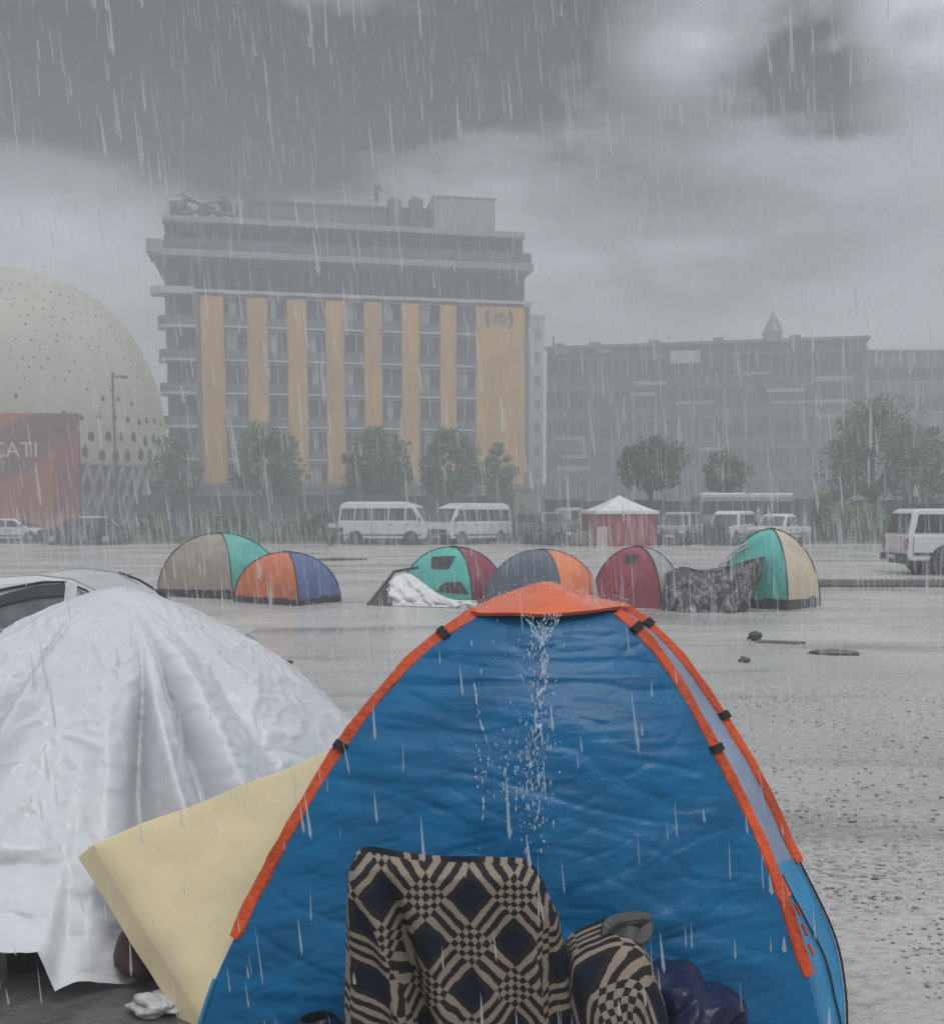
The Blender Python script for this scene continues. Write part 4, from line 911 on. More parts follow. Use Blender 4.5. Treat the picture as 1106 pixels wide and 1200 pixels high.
def near_t(c, u, v, D=3.9):
    best = min(range(200), key=lambda i: (proj(samp(c, i / 199)) - Vector((u, v))).length); return best / 199
def proj(p):
    X = p.x; U = Vector((0, math.sin(PITCH), math.cos(PITCH))); Fw = Vector((0, math.cos(PITCH), -math.sin(PITCH))); d = p - Vector((0, 0, CAMZ)); z = d.dot(Fw)
    return Vector((PW / 2 + F * d.x / z, HZ - F * (d.dot(U) / z - math.tan(PITCH))))
for c, u, v, nv in ((AL, 523, 744, (-.25, -.9, .3)), (AL, 403, 877, (-.25, -.9, .3)), (AR, 742, 737, (.3, -.9, .3)), (AR, 838, 878, (.3, -.9, .3)), (BR, 758, 730, (.62, -.7, .3)), (BR, 845, 840, (.62, -.7, .3))):
    clip(c, near_t(c, u, v), nv)
m = MB()
for c, t in ((AR, .30), (AR, .26), (AR, .22)):
    p = samp(c, t) + Vector((.03, -.03, 0)); m.tube([p, p + Vector((.02, -.005, -.04))], .006, 5)
obj('lace', m, F_orange2, T, world=True)

# ------------------------------------------------------------------ water pouring off the cap, in front of the panel
M_water = mat('running_water', (0.72, 0.80, 0.88), .06, .05, 5, alpha=.40, spec=1.0, coat=.5)
def runoff():
    m = MB(); r2 = random.Random(3)
    def onp(u, v, off=.03):
        D = 3.80 + .0; 
        # find the panel's distance at this pixel by nearest sample
        t = max(0, min(1, .98 - (v - 717) / 560.0)); return P(u, v, samp(AL, t).lerp(samp(AR, t), .5).y - .12 - off)
    def strand(pts, r0, wig=.006, n=26):
        c = cr([onp(u, v) for u, v in pts], n); o = r2.random() * 9
        c = [p + Vector((wig * mn.noise(Vector((i * .24, o, 0))) * .9, .5 * wig * mn.noise(Vector((i * .24, o, 5))), 0)) for i, p in enumerate(c)]
        m.tube(c, [r0 * max(.03, .38 + mn.noise(Vector((i * .6, o, 3))) * 3.4) for i in range(n)], 6)
    for a in ((612, 719), (616, 719), (621, 719), (627, 719), (632, 719), (638, 719), (643, 719), (649, 719), (654, 719), (658, 719)):
        strand([a, (a[0] * .6 + 636 * .4, 735), (a[0] * .25 + 636 * .75, 752)], .0028, .012, 18)
    strand([(628, 740), (640, 770), (632, 800), (634, 840), (628, 880)], .0036, .018, 44); strand([(642, 738), (634, 765), (640, 800), (628, 840), (634, 870), (622, 900)], .0034, .018, 46)
    strand([(632, 745), (637, 790), (630, 830), (632, 868)], .0034, .022, 40); strand([(556, 800), (560, 830), (566, 855), (574, 880)], .0035, .006, 22)
    strand([(606, 905), (604, 940), (600, 980)], .003, .01, 20); strand([(630, 885), (632, 930), (628, 975)], .0035, .012, 24); strand([(563, 915), (566, 945), (562, 975)], .003, .008, 16)
    for _ in range(620):
        u = r2.gauss(628, 14) if r2.random() < .6 else r2.uniform(552, 648); v = r2.uniform(720, 1000)
        if r2.random() < .35: v = r2.gauss(905, 18); u = r2.uniform(556, 640)
        if abs(u - 630) > 12 + (v - 715) * .08 and r2.random() < .6: continue
        m.ball(onp(u, v, r2.uniform(0, .05)), r2.uniform(.001, .004) * (1 if r2.random() < .9 else 1.5), 1, sc=(1, 1, r2.uniform(1, 4)))
    for _ in range(260):   # splashes thrown up along the cap
        s_ = r2.random(); p = capf(s_, r2.random() ** .7) + Vector((0, 0, r2.random() ** 2 * .035)); m.ball(p, r2.uniform(.0012, .003), 1, sc=(1, 1, 1.5))
    tag(obj('running_water', m, M_water, smooth=True, fixn=False), 'clear water pouring off the orange roof cap in broken strands and drops', 'water', kind='stuff')
runoff()

# ------------------------------------------------------------------ small domes across the lot
def dome(u, v, wpx, hpx, rz, label, cols, depth=.95, nmw=None, windows=(), skirt=None, pole_c=None, D=None, group='small dome tents across the flooded lot', puff=.04, asym=0.0, point=.96):
    D = D or GD(v); s_ = F / D; W2 = wpx / s_ / 2; H2 = hpx / s_
    e = empty('dome_tent', (UX(u, D), D + .0, 0), rz, label, 'tent', group)
    Dp = W2 * depth; C = [Vector((-W2, -Dp, 0)), Vector((W2, -Dp, 0)), Vector((W2, Dp, 0)), Vector((-W2, Dp, 0))]; sc_ = 1 / math.sqrt(1)
    top = Vector((asym * W2, 0, H2))
    def pole(k, a):  # a 0..1
        q = a * math.pi / 2; h_ = math.cos(q) ** point; return Vector((lerp(top.x, C[k].x, h_), lerp(0, C[k].y, h_), H2 * math.sin(q) ** .95))
    names = ('front_panel', 'side_panel', 'rear_panel', 'side_panel')
    def pan(k, s2, t, off=0.0):
        a, b = pole(k, t), pole((k + 1) % 4, t); p = a.lerp(b, s2); nrm_ = [Vector((0, -1, .4)), Vector((1, 0, .4)), Vector((0, 1, .4)), Vector((-1, 0, .4))][k].normalized()
        sag = math.sin(math.pi * s2) * (puff * (math.sin(math.pi * t) - 1.6 * math.exp(-((t - .45) / .2) ** 2) * (.5 + .5 * mn.noise(Vector((u, k, 3))) * 2)) ) + .05 * mn.noise(Vector((p.x * 1.3, p.y * 1.3, p.z * 2 + u))) * math.sin(math.pi * s2) + .022 * mn.noise(p * 3 + Vector((u, 0, k))) * math.sin(math.pi * s2) ; return p + nrm_ * (sag + off)
    for k in range(4):
        m = MB(); m.grid(lambda i, j: pan(k, i, j), 18, 22); obj(names[k], m, cols[k], e, smooth=True, fixn=False)
    pc = pole_c or F_black
    for k in range(4):
        m = MB(); m.tube([pole(k, i / 24) * 1.006 for i in range(24)] , .012, 6); obj('pole_sleeve', m, pc, e)
    if skirt:
        m = MB()
        for k in range(4): m.grid(lambda i, j: pan(k, i, j * (.07 + .03 * mn.noise(Vector((i * 6, k, u)))), .012) , 16, 2)
        obj('skirt', m, skirt, e, fixn=False)
    for (k, pts, mt) in windows:
        m = MB(); A, B, C_, D_ = [Vector((*q, 0)) for q in pts]
        def wf(i, j): q = A.lerp(B, i).lerp(D_.lerp(C_, i), j); return pan(k, q.x, q.y, .012)
        m.grid(wf, 10, 8); obj('mesh_window', m, mt, e, fixn=False)
    m = MB(); m.ball((top.x, 0, H2 + .01), .05, 1, sc=(2, 2, .5)); obj('pole_hub', m, pc, e)
    return e, pan, pole
c_tan = fabric('tan_cloth', (0.34, 0.29, 0.24), .5, .3, 8, dirt=.4); c_teal = fabric('teal_cloth', (0.10, 0.46, 0.40), .4, .3, 8, dirt=.2); c_or = fabric('faded_orange_cloth', (0.58, 0.155, 0.06), .45, .4, 6, .25, dirt=.3)
c_bl = fabric('faded_blue_cloth', (0.10, 0.13, 0.28), .4, .3, 8); c_mar = fabric('maroon_cloth', (0.28, 0.055, 0.085), .45, .3, 7, dirt=.2); c_slate = fabric('slate_cloth', (0.105, 0.13, 0.17), .45, .3, 8)
c_or2 = fabric('bright_orange_cloth', (0.82, 0.24, 0.09), .4, .3, 8); c_grey = fabric('grey_cloth', (0.36, 0.37, 0.37), .45, .4, 8); c_beige = fabric('beige_cloth', (0.60, 0.50, 0.36), .45, .3, 8, dirt=.2)
c_dark = fabric('dark_mesh_cloth', (0.06, 0.06, 0.06), .6, .3, 20); c_skirt = fabric('dark_groundsheet', (0.045, 0.042, 0.055), .4, .4, 12)
dome(257, 698, 112, 72, R(-28), 'tan dome tent with a teal side, leftmost tent across the flooded lot', (c_tan, c_teal, c_tan, c_tan), windows=(), skirt=c_skirt, depth=.8, D=22.9)
dome(335, 704, 102, 58, R(-34), 'orange dome tent with a blue side, in front of the tan tent', (c_or, c_bl, c_or, c_or), skirt=c_skirt, depth=.7, D=21.2)
dome(531, 708, 98, 62, R(-32), 'teal dome tent with a maroon side and a white tarpaulin slumped on it', (c_teal, c_mar, c_mar, c_teal), depth=.75, D=21.6, windows=((0, [(.36, .40), (.66, .40), (.80, .63), (.26, .60)], c_dark), (0, [(.50, .10), (.96, .10), (.86, .24), (.62, .22)], c_dark)))
dome(636, 712, 104, 64, R(-36), 'slate grey dome tent with an orange side right behind the blue tent top', (c_slate, c_or2, c_slate, c_slate), depth=.8, D=20.6, pole_c=c_slate)
dome(748, 716, 84, 68, R(-30), 'small maroon dome tent with grey side beside the black tarpaulin', (c_mar, c_grey, c_grey, c_mar), depth=.85, D=20.4, windows=((0, [(.38, .52), (.64, .52), (.70, .68), (.34, .66)], c_dark),))
te, tpan, tpole = dome(904, 719, 88, 90, R(-44), 'teal dome tent with a beige side, rightmost tent beside the black tarpaulin', (c_teal, c_beige, c_teal, c_teal), depth=.9, D=20.2, skirt=c_skirt, point=1.12)

def drape(pts_fn, name, mt, label, cat, nu=60, nv=30, solid=.01):
    m = MB(); m.grid(pts_fn, nu, nv); o = obj(name, m, mt, smooth=True, fixn=False, solid=solid); return tag(o, label, cat)
# black tarpaulin stretched between the maroon and the teal tent
def wetdark():
    m = bpy.data.materials.new('black_wet_tarpaulin'); m.use_nodes = True; t = m.node_tree; t.nodes.clear()
    b = N(t, 'ShaderNodeBsdfPrincipled', Roughness=.3); o = N(t, 'ShaderNodeOutputMaterial'); L(t, b.outputs[0], o.inputs[0])
    tc = N(t, 'ShaderNodeTexCoord'); mp = N(t, 'ShaderNodeMapping'); mp.inputs['Scale'].default_value = (1.6, 1, .8); mp.inputs['Rotation'].default_value = (0, R(25), 0); L(t, tc.outputs['Object'], mp.inputs[0])
    n = N(t, 'ShaderNodeTexNoise', Scale=5.0, Detail=3.0, Roughness=.6, Distortion=1.6); L(t, mp.outputs[0], n.inputs['Vector'])
    L(t, ramp_n(t, n.outputs[0], [(.50, (.025, .026, .028)), (.56, (.10, .10, .105)), (.62, (.27, .27, .28)), (.68, (.05, .05, .055))]), b.inputs['Base Color'])  # black base colour broken by irregular paler streaks
    bp = N(t, 'ShaderNodeBump', Strength=.4, Distance=.03); L(t, n.outputs[0], bp.inputs['Height']); L(t, bp.outputs[0], b.inputs['Normal']); return m
upper = cr([P(*q) for q in [(782, 672, 19.9), (800, 664, 19.8), (820, 668, 19.6), (850, 664, 19.4), (880, 656, 19.3), (897, 652, 19.4)]], 40)
lower_ = cr([P(*q) for q in [(772, 716, 19.3), (800, 721, 18.9), (830, 722, 18.8), (850, 722, 18.7), (872, 717, 18.85), (886, 690, 19.1)]], 40)
def bt(i, j):
    p = samp(lower_, i).lerp(samp(upper, i), j); p.z = max(.01, p.z + .10 * mn.noise(Vector((i * 7, j * 3, 0))) * math.sin(math.pi * j)); p.y += .14 * mn.noise(Vector((i * 9, j * 3, 4))) - .12 * math.sin(math.pi * j); return p
m = MB(); m.grid(bt, 70, 30); m.grid(lambda i, j: samp(upper, i).lerp(samp(upper, i) + Vector((0, 1.3, -.75 * j * j - .1)), j), 40, 8)
tag(obj('tarpaulin', m, wetdark(), smooth=True, fixn=False), 'black streaked wet tarpaulin stretched between the maroon tent and the teal tent', 'tarpaulin')
m = MB()
m.tube([P(838, 668, 19.7), P(852, 652, 19.9), P(868, 640, 20.1), P(882, 634, 20.2)], .03, 6); m.tube([P(846, 664, 19.8), P(862, 648, 20.0), P(876, 640, 20.1)], .02, 6)
tag(obj('tent_pole', m, c_grey), 'loose pale tent pole poking up left of the rightmost teal tent', 'pole')
# white tarpaulin slumped against the teal and maroon tent
F_wh = fabric('white_sheet', (0.74, 0.74, 0.74), .4, .5, 10, .1, dirt=.25)
wu = cr([P(*q) for q in [(437, 706, 20.9), (448, 684, 20.9), (458, 674, 20.9), (478, 672, 20.85), (496, 684, 20.6), (512, 696, 20.3), (530, 703, 20.1), (556, 704, 19.9)]], 50)
wl = cr([P(*q) for q in [(434, 709, 20.6), (455, 711, 20.2), (478, 712, 20.1), (500, 714, 19.9), (520, 715, 19.8), (540, 714, 19.7), (562, 711, 19.7)]], 50)
def wt(i, j):
    p = samp(wl, i).lerp(samp(wu, i), j); k = math.sin(math.pi * j); p.y -= .12 * k + .22 * mn.noise(Vector((i * 12 + j * 3, j * 4, 4))) * k + .08 * mn.noise(Vector((i * 30, j * 9, 4))) * k; p.z = max(.01, p.z + .10 * mn.noise(Vector((i * 14, j * 5, 0))) * k); return p
m = MB(); m.grid(wt, 80, 20); m.grid(lambda i, j: samp(wu, i).lerp(samp(wu, i) + Vector((.1, .5, -.5 * j * samp(wu, i).z)), j), 50, 6)
tag(obj('tarpaulin', m, F_wh, smooth=True, fixn=False), 'white crumpled tarpaulin slumped in front of the teal and maroon tent', 'tarpaulin')
m = MB(); m.add([P(433, 709, 20.3), P(460, 710, 20.1), P(455, 681, 20.6), P(449, 690, 20.6)], [(0, 1, 2, 3)]); m.tube([P(431, 709, 20.3), P(462, 670, 20.8), P(490, 665, 21.0)], .03, 6)
tag(obj('broken_awning', m, c_dark, solid=.01, fixn=False), 'small dark broken awning flap at the left end of the white crumpled tarpaulin', 'awning')

# ------------------------------------------------------------------ red canopy tent with white roof
Dr = GD(640.0)
e = empty('canopy_tent', (UX(730, Dr), Dr + 1.6, 0), R(8), 'square canopy tent with red walls and a white pointed roof', 'tent')
F_red = fabric('red_wall_cloth', (0.30, 0.012, 0.025), .5, .4, 5, .2); hw = 1.62
m = MB()
def fold_wall(x0, y0, x1, y1):
    def f(i, j):
        n_ = Vector((y1 - y0, x0 - x1, 0)).normalized(); p = Vector((lerp(x0, x1, i), lerp(y0, y1, i), lerp(.0, 1.92, j))); return p + n_ * (.05 * math.sin(i * 40) * (1 - j * .7) + .03 * mn.noise(p * 2))
    return f
for q in ((-hw, -hw, hw, -hw), (hw, -hw, hw, hw), (hw, hw, -hw, hw), (-hw, hw, -hw, -hw)):
    m = MB(); m.grid(fold_wall(*q), 60, 6); obj('wall', m, F_red, e, smooth=True, fixn=False)
def rf(i, j):
    q = i * 4; k = int(q) % 4; f_ = q - int(q); r_ = hw + .14; cs = [(-r_, -r_), (r_, -r_), (r_, r_), (-r_, r_)]; a, b = cs[k], cs[(k + 1) % 4]
    h_ = 1 - j; z = 1.90 + .88 * (j ** 1.25); return Vector((lerp(a[0], b[0], f_) * h_, lerp(a[1], b[1], f_) * h_, z))
m = MB(); m.grid(rf, 64, 12); m.grid(lambda i, j: rf(i, 0) + Vector((0, 0, -.16 * j)), 64, 2); obj('roof', m, F_wh, e, fixn=False)
for sx in (-1, 1):
    for sy in (-1, 1): m = MB(); m.tube([(sx * (hw + .03), sy * (hw + .03), 0), (sx * (hw + .03), sy * (hw + .03), 1.9)], .03, 6); obj('leg', m, M_metal, e)
m = MB(); m.hexa([(-.3, -.03, 0), (.3, -.03, 0), (.3, .03, .0), (-.3, .03, .0), (-.27, .05, 1.05), (.27, .05, 1.05), (.27, .10, 1.05), (-.27, .10, 1.05)]); 
for k in range(5): m.box(-.25 + k * .11, -.20 + k * .11, -.045, -.032, .1, .95)
o = obj('board', m, mat('pale_board', (.62, .50, .46), .6, .15, 3, dirt=.3)); o.location = (UX(706, Dr - .5), Dr - .5, 0); tag(o, 'pale upright board leaning before the left side of the red canopy tent', 'board')
m = MB(); m.ball((0, 0, .38), .45, 2, sc=(1.2, .9, .9), jit=.5, seed=3); m.ball((.45, .1, .25), .3, 2, sc=(1, .9, .8), jit=.5, seed=5); o = obj('bundle', m, mat('olive_bundle', (.13, .12, .09), .8, .4, 3, bump=.5), smooth=True); o.location = (UX(683, Dr - .2), Dr - .2, 0); tag(o, 'olive lumpy bundle on the ground between the dark grey car and the red canopy', 'bundle')

# ------------------------------------------------------------------ white tarpaulin shelter, near left
F_tarp = bpy.data.materials.new('white_woven_tarpaulin')
def tarp_mat(m):
    m.use_nodes = True; t = m.node_tree; t.nodes.clear()
    b = N(t, 'ShaderNodeBsdfPrincipled', Roughness=.38); o = N(t, 'ShaderNodeOutputMaterial'); b.inputs['Coat Weight'].default_value = .2
    tc = N(t, 'ShaderNodeTexCoord'); n = N(t, 'ShaderNodeTexNoise', Scale=2.2, Detail=7.0, Roughness=.65); L(t, tc.outputs['Object'], n.inputs['Vector'])
    L(t, ramp_n(t, n.outputs[0], [(.3, (.66, .675, .70)), (.6, (.77, .785, .81))]), b.inputs['Base Color'])
    n2 = N(t, 'ShaderNodeTexNoise', Scale=7.0, Detail=9.0, Roughness=.62, Distortion=.5); n2.noise_type = 'RIDGED_MULTIFRACTAL'; n2.normalize = True; L(t, tc.outputs['Object'], n2.inputs['Vector'])
    mp = N(t, 'ShaderNodeMapping'); mp.inputs['Scale'].default_value = (6, 6, .9); L(t, tc.outputs['Object'], mp.inputs[0])
    n3 = N(t, 'ShaderNodeTexNoise', Scale=2.0, Detail=5.0); L(t, mp.outputs[0], n3.inputs['Vector'])
    bp = N(t, 'ShaderNodeBump', Strength=.5, Distance=.022); L(t, math_n(t, 'ADD', n2.outputs[0], math_n(t, 'MULTIPLY', n3.outputs[0], .5)), bp.inputs['Height']); L(t, bp.outputs[0], b.inputs['Normal'])
    tr = N(t, 'ShaderNodeBsdfTranslucent'); tr.inputs[0].default_value = (.7, .72, .76, 1); mx = N(t, 'ShaderNodeMixShader'); mx.inputs[0].default_value = .18; L(t, b.outputs[0], mx.inputs[1]); L(t, tr.outputs[0], mx.inputs[2]); L(t, mx.outputs[0], o.inputs[0])
tarp_mat(F_tarp)
TC = P(138, 687, 5.55); TC0 = Vector((TC.x, TC.y, 0)); TH = TC.z
def tarp(i, j):
    """i sweeps once round, j: 0 crown .. 1 hem"""
    a = (i + .25) * 2 * math.pi; ca, sa = math.cos(a), math.sin(a)
    dg = ((math.degrees(a) + 90 + 180) % 360) - 180   # 0 faces the camera, + to the right
    RT = 1.80 + .03 * max(0, ca)
    rho = j ** .9; r_ = RT * rho
    drop = (.86 * rho ** 1.45 + .14 * rho ** 6) * (1 - .12 * max(0, -ca) * (1 - rho)); z = TH * (1 - drop)
    f = 0
    for (c0, wd, am, tw) in ((-40, 8, .10, 0), (-17, 4, -.13, 8), (-6, 5, .13, 8), (14, 7, .07, -3), (25, 2.6, -.22, -6), (29.5, 2.4, .13, -6), (33.5, 1.8, -.20, -6), (40, 6, .10, -4), (54, 5, -.06, 10), (-60, 8, .08, 0), (-80, 8, -.05, 0), (92, 9, .04, 0)):
        cc = c0 + tw * (j - .6) + 4 * mn.noise(Vector((j * 2.2, c0, 0)))
        f += am * math.exp(-abs((dg - cc) / wd) ** 1.35)
    q_ = max(0, min(1, (j - .10) / .55)); env = q_ * q_ * (3 - 2 * q_)
    off = f * env
    off += .030 * j * mn.noise(Vector((a * 3, j * 4, 0)))
    # sharp creases (ridged noise) in the stiff sheet
    q3 = Vector((r_ * ca, r_ * sa, z)); jj = min(1, j * 5)
    for (sc_, am) in ((2.0, .014), (4.5, .008), (10, .006), (21, .0035)):
        w3 = q3 * sc_ + Vector((sc_, mn.noise(q3 * sc_ * .7) * .8, 0)); off += am * jj * ((1 - min(1, abs(mn.noise(w3)) * 4.5)) - .45)
    # bunched cloth low on the left
    bl = math.exp(-((dg + 14) / 24) ** 2) * max(0, min(1, (j - .62) / .15)); off += bl * (.05 + .09 * mn.noise(Vector((a * 3, j * 13, 2))) + .05 * mn.noise(Vector((a * 8, j * 26, 2))))
    off += .05 * math.exp(-((dg - 4) / 9) ** 4) * max(0, min(1, (j - .86) / .1))
    hem = .05 + .05 * mn.noise(Vector((a * 3.1, 0, 9)))
    q_ = max(0, min(1, (11.0 - dg) / 1.6)) * max(0, min(1, (dg + 4) / 3)); hem += (.17 + .03 * mn.noise(Vector((a * 20, 0, 1)))) * q_; hem += .05 * math.exp(-((dg - 13) / 3) ** 2) - .05 * math.exp(-((dg - 21) / 3) ** 2); hem += .16 * max(0, min(1, (dg - 24) / 3)); RT += .07 * math.exp(-((dg - 19) / 5) ** 2)
    k = j ** 5; r_ += off * 1.05 + k * .06 * mn.noise(Vector((a * 5, 3, 1)))
    z = z * (1 - k) + max(.01, hem) * k + off * .45 * (1 - k)
    return TC0 + Vector((r_ * ca, r_ * sa, max(.008, z)))
m = MB(); m.grid(tarp, 620, 200); o = obj('tarpaulin_shelter', m, F_tarp, smooth=True, fixn=False, origin=TC0)
tag(o, 'big white tarpaulin sheet draped in folds over a round shelter at the left', 'tarpaulin')

# foam mattress
c_foam = fabric('yellow_foam', (0.76, 0.65, 0.41), .75, .07, 60, .06, coat=0, dirt=.34, scale=2)
def mattress():
    TL, TR, BL = P(110, 986, 3.86), P(402, 872, 3.90), P(262, 1226, 3.44)
    ex = (TR - TL); ey = (BL - TL); n_ = ex.cross(ey).normalized()
    if n_.y < 0: n_ = -n_
    ex = ex.normalized(); ey = (ey - ex * ey.dot(ex)).normalized()
    o = empty('foam_mattress', BL - Vector((0, 0, BL.z)), 0); bpy.data.objects.remove(o)
    Lx, Ly, th = 1.25, (BL - TL).length, .115
    ey = (BL - TL).normalized()
    bk = P(89, 1004, 3.93) - TL
    m = MB(); nn = 24
    def face(i, j, off):
        p = TL + ex * Lx * i + ey * Ly * j; d = .014 * mn.noise(p * 3) + .006 * mn.noise(p * 11); p = p + ey * (.012 * mn.noise(p * 4 + Vector((3, 0, 0)))); return p + bk * off - n_ * d
    e_ = .035
    m.grid(lambda i, j: face(i, j, 0 + (.10 if (i in (0, 1) or j in (0, 1)) else 0)), nn, nn); m.grid(lambda i, j: face(i, j, 1), nn, nn)
    m.grid(lambda i, j: face(i, 0, .10 + .9 * j), nn, 6); m.grid(lambda i, j: face(i, 1, .10 + .9 * j), nn, 6); m.grid(lambda i, j: face(0, i, .10 + .9 * j), nn, 6); m.grid(lambda i, j: face(1, i, .10 + .9 * j), nn, 6)
    lo = min(v[2] for v in m.v); 
    o = obj('foam_mattress', m, c_foam, smooth=False)
    bm = bmesh.new(); bm.from_mesh(o.data); bmesh.ops.remove_doubles(bm, verts=bm.verts, dist=.002); bmesh.ops.recalc_face_normals(bm, faces=bm.faces)
    for f_ in bm.faces: f_.smooth = True
    for e_2 in bm.edges: e_2.smooth = not (len(e_2.link_faces) == 2 and e_2.calc_face_angle(0) > R(32))
    bm.to_mesh(o.data); bm.free()
    b = o.modifiers.new('bevel', 'BEVEL'); b.width = .008; b.segments = 2; b.limit_method = 'ANGLE'; b.angle_limit = R(50)
    tag(o, 'pale yellow foam mattress leaning between the white tarpaulin and the blue tent', 'mattress')
    return TL, ex, ey, n_
mt_ = mattress()

# dark crate and bag under the tarpaulin hem, crumpled wet bits
cr_ = gpt(42, 1180); m = MB(); m.box(-.16, .15, -.12, .16, 0, .115); m.box(-.17, .16, -.13, .17, .115, .13)
for k in range(6): m.box(-.15 + k * .055, -.125 + k * .055, -.128, -.121, .02, .105)
e = obj('plastic_crate', m, M_black, bevel=.008); e.location = (P(32, 1140, 3.8).x, 4.10, 0); tag(e, 'black crate in the shade under the lifted hem of the white tarpaulin', 'crate')
m = MB(); m.ball((0, 0, .11), .14, 3, sc=(.72, .6, .8), jit=.35, seed=8); o = obj('cloth_bag', m, mat('dark_red_cloth', (.13, .03, .025), .7, .5, 7, bump=.6, col2=(.05, .06, .055)), smooth=True); o.location = (P(166, 1140, 3.85).x, 3.86, 0); tag(o, 'dark red and grey soft bag wedged between the white tarpaulin and the mattress', 'bag')
m = MB(); m.ball((0, 0, .03), .12, 3, sc=(.8, .5, .25), jit=.9, seed=18); o = obj('crumpled_sheet', m, mat('clear_plastic_sheet', (.5, .5, .5), .15, .3, 12, bump=.8, bscale=30), smooth=True); o.location = (P(178, 1178, 3.6).x, 3.62, 0); tag(o, 'crumpled clear plastic sheet on the wet soil below the dark red bag', 'plastic sheet')

# ------------------------------------------------------------------ chair under a woven blanket
def weave():
    m = bpy.data.materials.new('overshot_blanket'); m.use_nodes = True; t = m.node_tree; t.nodes.clear()
    b = N(t, 'ShaderNodeBsdfPrincipled', Roughness=.9); o = N(t, 'ShaderNodeOutputMaterial'); L(t, b.outputs[0], o.inputs[0]); b.inputs['Specular IOR Level'].default_value = .12
    uv = N(t, 'ShaderNodeUVMap'); sp = N(t, 'ShaderNodeSeparateXYZ')
    dn = N(t, 'ShaderNodeTexNoise', Scale=.5, Detail=2.0); L(t, uv.outputs[0], dn.inputs['Vector']); dn2 = N(t, 'ShaderNodeTexNoise', Scale=5.0, Detail=3.0); L(t, uv.outputs[0], dn2.inputs['Vector'])
    va = N(t, 'ShaderNodeVectorMath', operation='SCALE'); va.inputs['Scale'].default_value = .9; L(t, dn.outputs[1], va.inputs[0]); vb = N(t, 'ShaderNodeVectorMath', operation='SCALE'); vb.inputs['Scale'].default_value = .16; L(t, dn2.outputs[1], vb.inputs[0])
    vc_ = N(t, 'ShaderNodeVectorMath', operation='ADD'); L(t, va.outputs[0], vc_.inputs[0]); L(t, vb.outputs[0], vc_.inputs[1]); vd_ = N(t, 'ShaderNodeVectorMath', operation='ADD'); L(t, uv.outputs[0], vd_.inputs[0]); L(t, vc_.outputs[0], vd_.inputs[1]); L(t, vd_.outputs[0], sp.inputs[0])
    nz = N(t, 'ShaderNodeTexNoise', Scale=3.0, Detail=2.0); L(t, uv.outputs[0], nz.inputs['Vector'])
    def seq(c):
        # repeat of 13 units: a block of 4, then alternating threads of 1
        x = math_n(t, 'MODULO', math_n(t, 'ADD', c, 1300.0), 11.0); blk = math_n(t, 'LESS_THAN', x, 4.0)
        alt = math_n(t, 'LESS_THAN', math_n(t, 'MODULO', x, 2.0), 1.0); return math_n(t, 'MAXIMUM', blk, alt), blk
    a, ab = seq(sp.outputs[0]); c, cb = seq(sp.outputs[1])
    xr = math_n(t, 'ABSOLUTE', math_n(t, 'SUBTRACT', a, c))      # 1 = light
    blue = math_n(t, 'MULTIPLY', ab, cb)
    fz = N(t, 'ShaderNodeTexNoise', Scale=9.0, Detail=4.0, Roughness=.7); L(t, uv.outputs[0], fz.inputs['Vector'])
    light = ramp_n(t, fz.outputs[0], [(.3, (.30, .235, .18)), (.7, (.52, .44, .36))]); dark = ramp_n(t, fz.outputs[0], [(.3, (.018, .017, .019)), (.7, (.060, .054, .055))]); bl = ramp_n(t, fz.outputs[0], [(.3, (.007, .011, .026)), (.7, (.028, .037, .064))])
    m1 = N(t, 'ShaderNodeMix', data_type='RGBA'); L(t, blue, m1.inputs[0]); L(t, dark, m1.inputs[6]); L(t, bl, m1.inputs[7])
    m2 = N(t, 'ShaderNodeMix', data_type='RGBA'); L(t, xr, m2.inputs[0]); L(t, m1.outputs[2], m2.inputs[6]); L(t, light, m2.inputs[7])
    L(t, m2.outputs[2], b.inputs['Base Color'])
    wv = N(t, 'ShaderNodeTexNoise', Scale=14.0, Detail=3.0, Roughness=.8); L(t, uv.outputs[0], wv.inputs['Vector'])
    bp = N(t, 'ShaderNodeBump', Strength=.9, Distance=.006); L(t, wv.outputs[0], bp.inputs['Height']); L(t, bp.outputs[0], b.inputs['Normal']); return m
M_blk = weave()
chx = P(528, 1100, 3.05).x
e = empty('plastic_chair', (chx, 3.27, 0), R(0), 'chair hidden under the patterned blanket before the blue tent', 'chair')
M_chair = mat('chair_plastic', (.25, .23, .2), .45, .2, 5)
m = MB(); m.box(-.24, .24, -.23, .22, .43, .455); obj('seat', m, M_chair, e, bevel=.01)
m = MB(); m.hexa([(-.235, -.25, .46), (.235, -.25, .46), (.235, -.225, .46), (-.235, -.225, .46), (-.215, -.28, .77), (.215, -.28, .77), (.215, -.26, .77), (-.215, -.26, .77)]); obj('backrest', m, M_chair, e, bevel=.008)
for sx in (-1, 1):
    for sy in (-.2, .2): m = MB(); m.tube([(sx * .25, sy * 1.1, 0), (sx * .215, sy, .43)], [.018, .022], 6); obj('leg', m, M_chair, e)
